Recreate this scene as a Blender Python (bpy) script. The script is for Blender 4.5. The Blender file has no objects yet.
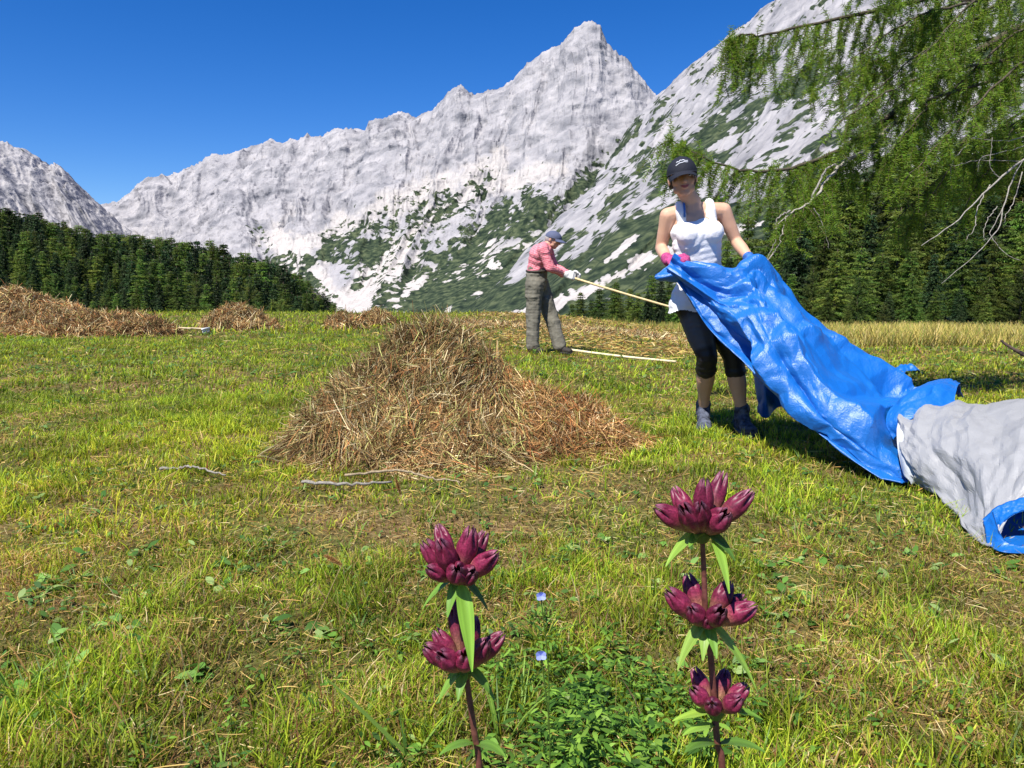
import bpy, bmesh, math, random
import numpy as np
from mathutils import Vector, Matrix
rng = np.random.default_rng(7)
random.seed(7)
scn = bpy.context.scene
COL = scn.collection
PI = math.pi
# ------------------------------------------------------------------ camera
CAM_H = 0.9
PITCH = math.radians(7.56)
F = 768.0
cd = bpy.data.cameras.new('camera'); cam = bpy.data.objects.new('camera', cd); COL.objects.link(cam)
cam.location = (0, 0, CAM_H); cam.rotation_euler = (math.radians(90) - PITCH, 0, 0)
cd.lens = 27; cd.sensor_width = 36; cd.clip_start = 0.05; cd.clip_end = 20000
scn.camera = cam
def P(px, py, Y):
    """world point at depth Y on the sight line towards a spot of the photograph"""
    a = (px - 512) / F; b = (384 - py) / F
    dy = math.cos(PITCH) + b * math.sin(PITCH); dz = -math.sin(PITCH) + b * math.cos(PITCH)
    return Vector((a / dy * Y, Y, CAM_H + dz / dy * Y))
# ------------------------------------------------------------------ noise
def _h(ix, iy, iz, seed):
    h = (ix * 374761393 + iy * 668265263 + iz * 2147483647 + seed * 1274126177) & 0xffffffff
    h = ((h ^ (h >> 13)) * 1274126177) & 0xffffffff
    h = ((h ^ (h >> 16)) * 2246822519) & 0xffffffff
    return ((h ^ (h >> 15)) & 0xffffff) / float(0xffffff)
def noise(x, y, z=0.0, seed=0):
    x, y, z = np.broadcast_arrays(np.asarray(x, float), np.asarray(y, float), np.asarray(z, float))
    fx, fy, fz = np.floor(x), np.floor(y), np.floor(z)
    ix, iy, iz = fx.astype(np.int64), fy.astype(np.int64), fz.astype(np.int64)
    u, v, w = x - fx, y - fy, z - fz
    u = u*u*u*(u*(u*6-15)+10); v = v*v*v*(v*(v*6-15)+10); w = w*w*w*(w*(w*6-15)+10)
    def L(a, b, t): return a + (b - a) * t
    c = [[[_h(ix+i, iy+j, iz+k, seed) for k in (0, 1)] for j in (0, 1)] for i in (0, 1)]
    r = L(L(L(c[0][0][0], c[1][0][0], u), L(c[0][1][0], c[1][1][0], u), v),
          L(L(c[0][0][1], c[1][0][1], u), L(c[0][1][1], c[1][1][1], u), v), w)
    return r * 2 - 1
def fbm(x, y, z=0.0, o=4, seed=0, g=0.5):
    s = 0; a = 1; t = 0; f = 1
    for i in range(o):
        s = s + a * noise(np.asarray(x)*f, np.asarray(y)*f, np.asarray(z)*f, seed + i*17); t += a; a *= g; f *= 2.03
    return s / t
def ridged(x, y, z=0.0, o=4, seed=0, g=0.5):
    s = 0; a = 1; t = 0; f = 1
    for i in range(o):
        n = 1 - np.abs(noise(np.asarray(x)*f, np.asarray(y)*f, np.asarray(z)*f, seed + i*17)) * 2
        s = s + a * n; t += a; a *= g; f *= 2.07
    return s / t
def sst(x, a, b):
    t = np.clip((np.asarray(x, float) - a) / (b - a), 0, 1); return t*t*(3-2*t)
# ------------------------------------------------------------------ ground height
def gz(x, y):
    x = np.asarray(x, float); y = np.asarray(y, float)
    yy = np.maximum(y, 1.0); az = x / np.maximum(yy, 6)
    r = sst(az, -0.02, 0.34)
    right = -0.045 * np.maximum(0, y - 6)
    right = np.where(y > 130, -5.58 - 0.02*(y-130), right)
    left = -0.1 * np.maximum(0, y - 24) - 0.5*sst(y, 20, 30)*0.3
    left = np.maximum(left, -128) 
    k = np.clip((-az - 0.22) / 0.45, 0, 1.6)
    left = left + 31 * k * sst(y, 50, 270)
    z = r * right + (1 - r) * left
    near = 1 - sst(y, 40, 60)
    z = z + near * (0.026 * fbm(x*1.1, y*1.1, 0, 3, 5) + 0.020 * fbm(x*6, y*6, 0, 2, 9)) * sst(np.hypot(x, y), .3, 2)
    return z
def g1(x, y): return float(gz(x, y))
def G(px, py):
    lo, hi = 0.5, 400.0; Y = 1.0
    while Y < 300:
        p = P(px, py, Y)
        if p.z <= g1(p.x, p.y): break
        Y *= 1.01
    p = P(px, py, Y); return Vector((p.x, p.y, g1(p.x, p.y)))
# ------------------------------------------------------------------ objects
def link(o, parent=None):
    COL.objects.link(o)
    if parent is not None: o.parent = parent
    return o
def tag(o, label=None, cat=None, group=None, kind=None):
    if label: o['label'] = label
    if cat: o['category'] = cat
    if group: o['group'] = group
    if kind: o['kind'] = kind
    return o
def empty(name, loc=(0, 0, 0)):
    o = bpy.data.objects.new(name, None); o.location = loc; o.empty_display_size = .1
    return link(o)
def qmesh(name, V, Q, col=None, smooth=True, extra=None, tris=None):
    V = np.asarray(V, np.float32).reshape(-1, 3); Q = np.asarray(Q, np.int32).reshape(-1, 4)
    me = bpy.data.meshes.new(name)
    me.vertices.add(len(V)); me.vertices.foreach_set('co', V.ravel())
    nq = len(Q); nt = 0 if tris is None else len(tris)
    me.loops.add(nq*4 + nt*3); idx = Q.ravel()
    if nt: idx = np.concatenate([idx, np.asarray(tris, np.int32).ravel()])
    me.loops.foreach_set('vertex_index', idx)
    me.polygons.add(nq + nt)
    ls = np.arange(nq, dtype=np.int32)*4
    if nt: ls = np.concatenate([ls, nq*4 + np.arange(nt, dtype=np.int32)*3])
    me.polygons.foreach_set('loop_start', ls)
    me.polygons.foreach_set('use_smooth', np.full(nq+nt, smooth))
    me.update(calc_edges=True)
    if col is not None:
        c = np.ones((len(V), 4), np.float32); c[:, :3] = np.asarray(col, np.float32).reshape(-1, 3)
        a = me.color_attributes.new('col', 'FLOAT_COLOR', 'POINT'); a.data.foreach_set('color', c.ravel())
    for k, v in (extra or {}).items():
        a = me.attributes.new(k, 'FLOAT', 'POINT'); a.data.foreach_set('value', np.asarray(v, np.float32).ravel())
    return me
def mobj(name, me, mat, parent=None, loc=None):
    o = bpy.data.objects.new(name, me); me.materials.append(mat)
    if loc is not None:
        o.location = loc
    return link(o, parent)
def grid_quads(nu, nv, off=0, wrap_v=False):
    i = np.arange(nu-1)[:, None]; m = nv if wrap_v else nv-1; j = np.arange(m)[None, :]; j2 = (j+1) % nv
    return np.stack([i*nv+j, (i+1)*nv+j, (i+1)*nv+j2, i*nv+j2], -1).reshape(-1, 4) + off
def unit(v):
    v = np.asarray(v, float); return v / np.maximum(np.linalg.norm(v, axis=-1, keepdims=True), 1e-9)
class Acc:
    """collects quads with colours that belong to one object"""
    def __init__(s): s.V = []; s.Q = []; s.C = []; s.n = 0
    def add(s, V, Q, C):
        V = np.asarray(V, float).reshape(-1, 3); s.V.append(V); s.Q.append(np.asarray(Q).reshape(-1, 4) + s.n)
        C = np.asarray(C, float)
        if C.ndim == 1: C = np.tile(C, (len(V), 1))
        s.C.append(C.reshape(-1, 3)); s.n += len(V)
    def mesh(s, name, smooth=True, origin=None):
        V = np.concatenate(s.V)
        if origin is not None: V = V - np.asarray(origin)
        return qmesh(name, V, np.concatenate(s.Q), np.concatenate(s.C), smooth)
def ribbons(acc, pos, d, side, length, width, prof, bend, col, tipcol=None):
    """N curved strips: pos,d,side (N,3); length,width (N); prof station widths; bend (N,3) offset at the tip"""
    N = len(pos); K = len(prof); t = np.linspace(0, 1, K)
    c = pos[:, None] + d[:, None]*(length[:, None]*t)[..., None] + bend[:, None]*(t**2)[None, :, None]
    w = side[:, None]*(width[:, None]*np.asarray(prof)[None]*.5)[..., None]
    V = np.stack([c-w, c+w], 2).reshape(N, K*2, 3)
    k = np.arange(K-1); q = np.stack([k*2, k*2+1, k*2+3, k*2+2], -1)
    Q = q[None] + (np.arange(N)*K*2)[:, None, None]
    C = np.repeat(col[:, None], K*2, 1)
    if tipcol is not None:
        tt = np.repeat(t, 2)[None, :, None]; C = C*(1-tt) + tipcol[:, None]*tt
    acc.add(V, Q, C.reshape(-1, 3))
def rand_perp(d, r=rng):
    a = r.normal(size=d.shape); a -= (a*d).sum(-1, keepdims=True)*d; return unit(a)
def tube(acc, pts, radii, col, seg=6, cap=True):
    pts = np.array([tuple(p) for p in pts], float); n = len(pts)
    radii = np.broadcast_to(np.asarray(radii, float), (n,)).copy()
    if cap:
        d0 = unit(pts[0]-pts[1]); d1 = unit(pts[-1]-pts[-2])
        pts = np.concatenate([[pts[0]+d0*1e-4], pts, [pts[-1]+d1*1e-4]]); radii = np.concatenate([[1e-5], radii, [1e-5]]); n += 2
    T = np.gradient(pts, axis=0); T = unit(T)
    if cap: T[0] = T[1]; T[-1] = T[-2]
    ref = np.array([0, 0, 1.0]) if abs(T[n//2][2]) < .85 else np.array([1.0, 0, 0])
    A = unit(np.cross(T, ref)); B = np.cross(T, A)
    th = np.arange(seg)/seg*2*PI
    V = pts[:, None] + radii[:, None, None]*(A[:, None]*np.cos(th)[None, :, None] + B[:, None]*np.sin(th)[None, :, None])
    acc.add(V, grid_quads(n, seg, 0, True), col)
def spline(pts, n):
    """Catmull-Rom through pts (any dimension)"""
    p = np.array([tuple(q) for q in pts], float); m = len(p)
    pe = np.concatenate([[2*p[0]-p[1]], p, [2*p[-1]-p[-2]]])
    t = np.linspace(0, m-1, n); i = np.minimum(t.astype(int), m-2); u = (t-i)[:, None]
    a, b, c, d = pe[i], pe[i+1], pe[i+2], pe[i+3]
    return .5*((2*b) + (c-a)*u + (2*a-5*b+4*c-d)*u**2 + (3*b-a-3*c+d)*u**3)
# ------------------------------------------------------------------ materials
def nodes(name):
    m = bpy.data.materials.new(name); m.use_nodes = True; nt = m.node_tree; nt.nodes.clear()
    out = nt.nodes.new('ShaderNodeOutputMaterial'); return m, nt, out
def N(nt, t, **kw):
    n = nt.nodes.new(t)
    for k, v in kw.items():
        if k.startswith('i_'):
            n.inputs[k[2:].replace('_', ' ')].default_value = v
        else: setattr(n, k, v)
    return n
def mat_plain(name, col, rough=.6, spec=.4, bump=0, bscale=80, var=0, vscale=20, sheen=0, metal=0):
    m, nt, out = nodes(name)
    b = N(nt, 'ShaderNodeBsdfPrincipled'); b.inputs['Base Color'].default_value = (*col, 1)
    b.inputs['Roughness'].default_value = rough; b.inputs['Specular IOR Level'].default_value = spec
    b.inputs['Metallic'].default_value = metal
    if sheen: b.inputs['Sheen Weight'].default_value = sheen
    tc = N(nt, 'ShaderNodeTexCoord')
    if bump:
        n = N(nt, 'ShaderNodeTexNoise'); n.inputs['Scale'].default_value = bscale; n.inputs['Detail'].default_value = 4
        nt.links.new(tc.outputs['Object'], n.inputs['Vector'])
        bp = N(nt, 'ShaderNodeBump'); bp.inputs['Strength'].default_value = bump; bp.inputs['Distance'].default_value = .01
        nt.links.new(n.outputs['Fac'], bp.inputs['Height']); nt.links.new(bp.outputs['Normal'], b.inputs['Normal'])
    if var:
        n = N(nt, 'ShaderNodeTexNoise'); n.inputs['Scale'].default_value = vscale; n.inputs['Detail'].default_value = 5
        nt.links.new(tc.outputs['Object'], n.inputs['Vector'])
        r = N(nt, 'ShaderNodeMapRange'); r.inputs['From Min'].default_value = .3; r.inputs['From Max'].default_value = .7
        r.inputs['To Min'].default_value = 1-var; r.inputs['To Max'].default_value = 1+var
        nt.links.new(n.outputs['Fac'], r.inputs['Value'])
        mx = N(nt, 'ShaderNodeVectorMath', operation='SCALE'); mx.inputs[0].default_value = col
        nt.links.new(r.outputs[0], mx.inputs['Scale']); nt.links.new(mx.outputs[0], b.inputs['Base Color'])
    nt.links.new(b.outputs[0], out.inputs[0]); return m
def mat_vcol(name, rough=.6, spec=.3, transl=0.0, sat=1.0, fine=None):
    """colours come from the mesh's own colour attribute; transl lets light through thin leaves"""
    m, nt, out = nodes(name)
    a = N(nt, 'ShaderNodeAttribute', attribute_name='col')
    b = N(nt, 'ShaderNodeBsdfPrincipled'); b.inputs['Roughness'].default_value = rough
    b.inputs['Specular IOR Level'].default_value = spec
    csrc = a.outputs['Color']
    if fine:
        tc = N(nt, 'ShaderNodeTexCoord'); n = N(nt, 'ShaderNodeTexNoise'); n.inputs['Scale'].default_value = fine; n.inputs['Detail'].default_value = 6
        nt.links.new(tc.outputs['Object'], n.inputs['Vector'])
        r = N(nt, 'ShaderNodeMapRange'); r.inputs['From Min'].default_value = .3; r.inputs['From Max'].default_value = .7
        r.inputs['To Min'].default_value = .6; r.inputs['To Max'].default_value = 1.4
        nt.links.new(n.outputs['Fac'], r.inputs['Value'])
        v = N(nt, 'ShaderNodeVectorMath', operation='SCALE'); nt.links.new(csrc, v.inputs[0]); nt.links.new(r.outputs[0], v.inputs['Scale']); csrc = v.outputs[0]
    nt.links.new(csrc, b.inputs['Base Color'])
    last = b.outputs[0]
    if transl:
        t = N(nt, 'ShaderNodeBsdfTranslucent'); hs = N(nt, 'ShaderNodeHueSaturation'); hs.inputs['Hue'].default_value = .485
        hs.inputs['Value'].default_value = 1.25; nt.links.new(csrc, hs.inputs['Color']); nt.links.new(hs.outputs[0], t.inputs['Color'])
        mx = N(nt, 'ShaderNodeMixShader'); mx.inputs[0].default_value = transl
        nt.links.new(last, mx.inputs[1]); nt.links.new(t.outputs[0], mx.inputs[2]); last = mx.outputs[0]
    nt.links.new(last, out.inputs[0]); return m
M_LEAF = mat_vcol('leaf', .5, .25, .3)
M_GRASS = mat_vcol('grass', .5, .3, .42)
def mat_crown():
    m = mat_vcol('crown_leaf', .55, .25, .35); nt = m.node_tree; oi = N(nt, 'ShaderNodeObjectInfo'); at = [n for n in nt.nodes if n.type == 'ATTRIBUTE'][0]
    r = N(nt, 'ShaderNodeMapRange'); r.inputs['To Min'].default_value = .35; r.inputs['To Max'].default_value = 1.15; nt.links.new(oi.outputs['Random'], r.inputs['Value'])
    r2 = N(nt, 'ShaderNodeMapRange'); r2.inputs['To Min'].default_value = .48; r2.inputs['To Max'].default_value = .515
    f = N(nt, 'ShaderNodeMath', operation='FRACT'); k = N(nt, 'ShaderNodeMath', operation='MULTIPLY'); k.inputs[1].default_value = 7.3; nt.links.new(oi.outputs['Random'], k.inputs[0]); nt.links.new(k.outputs[0], f.inputs[0]); nt.links.new(f.outputs[0], r2.inputs['Value'])
    h = N(nt, 'ShaderNodeHueSaturation'); outs = [l.to_socket for l in at.outputs['Color'].links]
    nt.links.new(at.outputs['Color'], h.inputs['Color']); nt.links.new(r.outputs[0], h.inputs['Value']); nt.links.new(r2.outputs[0], h.inputs['Hue'])
    for t in outs: nt.links.new(h.outputs[0], t)
    return m
M_CROWN = mat_crown()
M_HAY = mat_vcol('hay', .8, .12, .12)
M_BARK = mat_vcol('bark', .85, .15, fine=60)
# ------------------------------------------------------------------ light
SUN = Vector((-0.37, -0.54, 1.0)).normalized()
w = bpy.data.worlds.new('World'); scn.world = w; w.use_nodes = True
nt = w.node_tree; nt.nodes.clear()
sky = N(nt, 'ShaderNodeTexSky', sky_type='NISHITA'); sky.sun_disc = False
sky.sun_elevation = math.asin(SUN.z); sky.sun_rotation = math.atan2(SUN.x, SUN.y)
sky.altitude = 1500; sky.air_density = 1.0; sky.dust_density = 0.15; sky.ozone_density = 7
bg = N(nt, 'ShaderNodeBackground'); bg.inputs['Strength'].default_value = 0.11
wo = N(nt, 'ShaderNodeOutputWorld')
hs = N(nt, 'ShaderNodeHueSaturation'); hs.inputs['Saturation'].default_value = 1.28; hs.inputs['Hue'].default_value = .512; hs.inputs['Value'].default_value = .79
nt.links.new(sky.outputs[0], hs.inputs['Color']); nt.links.new(hs.outputs[0], bg.inputs[0]); nt.links.new(bg.outputs[0], wo.inputs[0])
sl = bpy.data.lights.new('sun', 'SUN'); sl.energy = 5.0; sl.angle = math.radians(.53); sl.color = (1, .95, .87)
so = bpy.data.objects.new('sun', sl); COL.objects.link(so)
so.rotation_euler = (-SUN).to_track_quat('-Z', 'Y').to_euler(); so.location = (-20, -15, 40)
scn.view_settings.view_transform = 'Standard'; scn.view_settings.look = 'None'
scn.view_settings.exposure = 0.75; scn.view_settings.gamma = 1; scn.view_settings.use_curve_mapping = False
# ================================================================== GROUND
def mat_ground():
    m, nt, out = nodes('meadow_ground')
    tc = N(nt, 'ShaderNodeTexCoord')
    def nz(s, d=5, seed=0):
        n = N(nt, 'ShaderNodeTexNoise'); n.inputs['Scale'].default_value = s; n.inputs['Detail'].default_value = d
        mp = N(nt, 'ShaderNodeMapping'); mp.inputs['Location'].default_value = (seed*7.3, seed*3.1, 0)
        nt.links.new(tc.outputs['Object'], mp.inputs[0]); nt.links.new(mp.outputs[0], n.inputs['Vector']); return n.outputs['Fac']
    def ramp(src, stops):
        r = N(nt, 'ShaderNodeValToRGB'); e = r.color_ramp.elements
        while len(e) < len(stops): e.new(.5)
        for i, (p, c) in enumerate(stops): e[i].position = p; e[i].color = (*c, 1)
        nt.links.new(src, r.inputs[0]); return r.outputs[0]
    def mix(f, a, b, mode='MIX'):
        x = N(nt, 'ShaderNodeMix', data_type='RGBA', blend_type=mode)
        if isinstance(f, (int, float)): x.inputs[0].default_value = f
        else: nt.links.new(f, x.inputs[0])
        nt.links.new(a, x.inputs[6]); nt.links.new(b, x.inputs[7]); return x.outputs[2]
    fine = ramp(nz(38, 8), [(.3, (.02, .022, .008)), (.5, (.07, .08, .018)), (.7, (.15, .15, .04))])
    brown = ramp(nz(55, 8, 3), [(.3, (.05, .028, .012)), (.5, (.15, .10, .045)), (.7, (.28, .19, .09))])
    f1 = N(nt, 'ShaderNodeMapRange'); f1.inputs['From Min'].default_value = .45; f1.inputs['From Max'].default_value = .62
    nt.links.new(nz(1.3, 5, 1), f1.inputs['Value'])
    near = mix(f1.outputs[0], fine, brown)
    far = ramp(nz(.02, 7, 5), [(.35, (.028, .05, .014)), (.55, (.045, .075, .02)), (.7, (.07, .10, .03))])
    a = N(nt, 'ShaderNodeAttribute', attribute_name='far')
    c = mix(a.outputs['Fac'], near, far)
    b = N(nt, 'ShaderNodeBsdfPrincipled'); b.inputs['Roughness'].default_value = .95; b.inputs['Specular IOR Level'].default_value = .1
    nt.links.new(c, b.inputs['Base Color'])
    bp = N(nt, 'ShaderNodeBump'); bp.inputs['Strength'].default_value = .6; bp.inputs['Distance'].default_value = .02
    nt.links.new(nz(45, 6, 2), bp.inputs['Height']); nt.links.new(bp.outputs[0], b.inputs['Normal'])
    nt.links.new(b.outputs[0], out.inputs[0]); return m
rr = np.concatenate([[0], np.geomspace(.3, 9000, 420)]); th = np.linspace(-PI, PI, 721)
R_, T_ = np.meshgrid(rr, th, indexing='ij'); X = R_*np.sin(T_); Y = R_*np.cos(T_)
Z = gz(X, Y)
me = qmesh('ground', np.stack([X, Y, Z], -1), grid_quads(len(rr), len(th)), extra={'far': sst(R_, 26, 70)})
tag(mobj('ground', me, mat_ground()), kind='structure')

# ================================================================== MOUNTAINS
def mat_rock():
    m, nt, out = nodes('limestone')
    tc = N(nt, 'ShaderNodeTexCoord')
    def nz(s, d=6, seed=0, src=None, dist=0):
        n = N(nt, 'ShaderNodeTexNoise'); n.inputs['Scale'].default_value = s; n.inputs['Detail'].default_value = d; n.inputs['Distortion'].default_value = dist
        mp = N(nt, 'ShaderNodeMapping'); mp.inputs['Location'].default_value = (seed*731, seed*311, 0)
        nt.links.new(src or tc.outputs['Object'], mp.inputs[0]); nt.links.new(mp.outputs[0], n.inputs['Vector']); return n.outputs['Fac']
    def ramp(src, stops):
        r = N(nt, 'ShaderNodeValToRGB'); e = r.color_ramp.elements
        while len(e) < len(stops): e.new(.5)
        for i, (p, c) in enumerate(stops): e[i].position = p; e[i].color = (*c, 1)
        nt.links.new(src, r.inputs[0]); return r.outputs[0]
    def mix(f, a, b, mode='MIX'):
        x = N(nt, 'ShaderNodeMix', data_type='RGBA', blend_type=mode); nt.links.new(f, x.inputs[0])
        nt.links.new(a, x.inputs[6]); nt.links.new(b, x.inputs[7]); return x.outputs[2]
    rock = ramp(nz(.012, 10), [(.3, (.16, .162, .18)), (.5, (.285, .278, .292)), (.7, (.37, .357, .365))])
    scree = ramp(nz(.03, 6, 2), [(.3, (.37, .345, .33)), (.7, (.46, .43, .41))])
    sc = N(nt, 'ShaderNodeAttribute', attribute_name='scree'); ve = N(nt, 'ShaderNodeAttribute', attribute_name='veg')
    c = mix(sc.outputs['Fac'], rock, scree)
    # vegetation edge broken up by a finer noise
    add = N(nt, 'ShaderNodeMath', operation='ADD'); nt.links.new(ve.outputs['Fac'], add.inputs[0])
    k = N(nt, 'ShaderNodeMath', operation='MULTIPLY_ADD'); nt.links.new(nz(.035, 8, 4), k.inputs[0]); k.inputs[1].default_value = 2.2; k.inputs[2].default_value = -1.1
    nt.links.new(k.outputs[0], add.inputs[1])
    st = N(nt, 'ShaderNodeMapRange'); st.inputs['From Min'].default_value = .44; st.inputs['From Max'].default_value = .56; nt.links.new(add.outputs[0], st.inputs['Value'])
    veg = ramp(nz(.06, 10, 6), [(.34, (.012, .021, .015)), (.5, (.034, .050, .028)), (.66, (.085, .104, .054))])
    c = mix(st.outputs[0], c, veg)
    b = N(nt, 'ShaderNodeBsdfPrincipled'); b.inputs['Roughness'].default_value = .95; b.inputs['Specular IOR Level'].default_value = .1
    nt.links.new(c, b.inputs['Base Color'])
    bp = N(nt, 'ShaderNodeBump'); bp.inputs['Strength'].default_value = 1.0; bp.inputs['Distance'].default_value = 22
    rg = N(nt, 'ShaderNodeTexNoise', noise_type='RIDGED_MULTIFRACTAL'); rg.inputs['Scale'].default_value = .009; rg.inputs['Detail'].default_value = 11; rg.inputs['Roughness'].default_value = .62
    mp2 = N(nt, 'ShaderNodeMapping'); mp2.inputs['Rotation'].default_value = (.5, .35, .2); mp2.inputs['Scale'].default_value = (1, 1, 2.6); nt.links.new(tc.outputs['Object'], mp2.inputs[0]); nt.links.new(mp2.outputs[0], rg.inputs['Vector'])
    hh = N(nt, 'ShaderNodeMath', operation='MULTIPLY_ADD'); nt.links.new(rg.outputs['Fac'], hh.inputs[0]); hh.inputs[1].default_value = .5; nt.links.new(nz(.018, 12, 7), hh.inputs[2])
    nt.links.new(hh.outputs[0], bp.inputs['Height']); nt.links.new(bp.outputs[0], b.inputs['Normal'])
    nt.links.new(b.outputs[0], out.inputs[0]); return m
M_ROCK = mat_rock()
def massif(name, ridge, base, ncol, nrow, seed, prof, gul, vegf, screef, label, jag=1.0, bend=0.0):
    """ridge: (px,py,Y) skyline points; base: (px,Y) foot points, same count. A fan of fall lines joins them."""
    R3 = np.array([tuple(P(*r)) for r in ridge]); B3 = []
    for px, Yb in base:
        x = (px-512)/F*Yb; B3.append((x, Yb, g1(x, Yb) - 12))
    B3 = np.array(B3)
    # parameter = cumulative skyline pixel
    s0 = np.array([r[0] for r in ridge], float); s = np.linspace(s0[0], s0[-1], ncol)
    Ri = np.stack([np.interp(s, s0, R3[:, k]) for k in range(3)], -1)
    Bi = np.stack([np.interp(s, s0, B3[:, k]) for k in range(3)], -1)
    t = np.concatenate([np.linspace(0, 1, nrow), 1 + np.array([.02, .05, .1, .2, .4])])
    S, T = np.meshgrid(s, t, indexing='ij'); Tc = np.minimum(T, 1)
    hz = prof(Tc, S)
    V = Bi[:, None]*(1-Tc[..., None]) + Ri[:, None]*Tc[..., None]
    V[..., 2] = Bi[:, None, 2]*(1-hz) + Ri[:, None, 2]*hz
    tx = Tc*(1-bend) + (1-(1-Tc)**1.9)*bend
    V[..., 0] = Bi[:, None, 0]*(1-tx) + Ri[:, None, 0]*tx
    sc = (Ri[:, 1]/3000)[:, None]               # relief grows with distance
    # downslope ribs and gullies, plus isotropic crags
    wob = fbm(S*.012, T*2.5, 0, 4, seed+50)*46*(1-T*.3) + fbm(S*.06, T*9, 0, 3, seed+51)*7
    big = fbm(S*.013 + .4*T, T*1.3, 0, 3, seed+61)
    g_ = .55*ridged((S+wob)*.022, T*1.5, 0, 4, seed, .5) + .5*big
    g2 = ridged((S+wob*.9)*.10, T*5, 0, 4, seed+3, .6)*(.35+.9*np.clip(.5+1.4*fbm(S*.02, T*4, 0, 3, seed+62), 0, 1))
    iso = ridged(V[..., 0]/330, V[..., 1]/330, V[..., 2]/190, 7, seed+9, .6)
    strata = ridged(V[..., 0]/700, V[..., 1]/900, (V[..., 2] - V[..., 0]*.25)/75, 3, seed+21)
    amp = gul(Tc, S) * (1 - .80*sst(T, .93, 1.0))
    scr = screef(S, T, g_)
    rough = 1 - .85*np.clip(scr, 0, 1)
    D = sc*amp*(108*g_ + rough*(6*g2 + 33*iso + 18*strata + 11*ridged(V[..., 0]/90, V[..., 1]/90, V[..., 2]/50, 4, seed+70, .6)))
    out = -np.array([.35, 1.0, 0])              # towards the valley and the viewer
    tt = np.ones_like(T)
    V[..., 2] += D*.62; V[..., 0] += D*.25*out[0]; V[..., 1] += D*.6*out[1]
    V[..., 2] += jag*sc*sst(T, .9, 1.0)*(15*ridged(S*.06, 0, 0, 3, seed+31, .5) + 3*ridged(S*.3, 0, 0, 2, seed+33) - 8)
    over = np.maximum(T-1, 0); V[..., 1] += over*1800; V[..., 2] -= over*1500
    # where the dwarf pine and grass grow is read off as map coordinates of the slope
    mx_ = 512 + F*V[..., 0]/V[..., 1]; my_ = 282 - F*(V[..., 2]-CAM_H)/V[..., 1]*1.0
    veg, extra_scree = vegf(mx_, my_, T)
    scr = np.clip(scr + extra_scree, 0, 1)
    me = qmesh(name, V, grid_quads(ncol, len(t)), extra={'veg': veg, 'scree': np.clip(scr, 0, 1)})
    return tag(mobj(name, me, M_ROCK), label=label, kind='structure')
# main ridge and peak
ridge = [(60, 262, 4600), (95, 222, 4500), (112, 207, 4400), (120, 204, 4400), (130, 203, 4300), (145, 192, 4250), (160, 183, 4200), (180, 174, 4150), (200, 164, 4100), (225, 157, 4050), (250, 149, 4000),
         (270, 141, 3950), (285, 142, 3900), (310, 135, 3880), (330, 132, 3850), (350, 127, 3800), (368, 128, 3750), (385, 120, 3700), (400, 114, 3680), (415, 117, 3650), (432, 108, 3600), (440, 99, 3560),
         (448, 90, 3520), (461, 83, 3480), (468, 90, 3460), (476, 97, 3440), (485, 93, 3420), (497, 90, 3400), (508, 87, 3380), (520, 73, 3350), (535, 60, 3320), (548, 50, 3280), (560, 42, 3240), (572, 29, 3200), (585, 23, 3170), (592, 21, 3150), (600, 25, 3130), (607, 42, 3110),
         (615, 52, 3090), (628, 62, 3060), (640, 76, 3030), (650, 92, 3000), (658, 99, 2960), (672, 92, 2860), (690, 92, 2800)]
def bpx(s): return float(np.interp(s, [60, 112, 280, 450, 590, 655, 700], [110, 170, 300, 325, 345, 362, 400]))
def bY(s): return float(np.interp(s, [60, 112, 280, 450, 590, 655, 700], [2700, 2500, 2000, 1600, 1350, 1200, 1100]))
def prof_main(t, s):
    k = sst(s, 480, 560)*(1-sst(s, 625, 660))
    p = .35*t + .65*t**2.0
    return p*(1-.35*k) + (.25*t + .75*t**2.6)*.35*k
def gul_main(t, s): return .30 + .70*sst(t, .25, .6)
def scree_main(S, T, g):
    lim = .42 + .16*fbm(S*.02, 0, 0, 3, 77) + .12*sst(S, 470, 560)
    v = sst(lim + .28*(-g) - T, -.03, .10)
    return v
def slopes(x, y, seed):
    a = -.74*x + .67*y; b = .67*x + .74*y       # a runs down the fall line, b across it
    b2 = b + 9*fbm(a*.02, b*.02, 0, 3, seed+7)
    return fbm(b2*.080, a*.028, 0, 4, seed) + .65*fbm(b2*.22, a*.11, 0, 4, seed+1)
def line_d(x, y, pts, w, seed):
    d = 1e9 + 0*x
    for (x0, y0), (x1, y1) in zip(pts[:-1], pts[1:]):
        t = np.clip(((x-x0)*(x1-x0)+(y-y0)*(y1-y0))/((x1-x0)**2+(y1-y0)**2), 0, 1); d = np.minimum(d, np.hypot(x-x0-t*(x1-x0), y-y0-t*(y1-y0)))
    return 1 - sst(d/w + 1.5*fbm(x*.07, y*.07, 0, 5, seed, .65), .3, 1.2)
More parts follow.
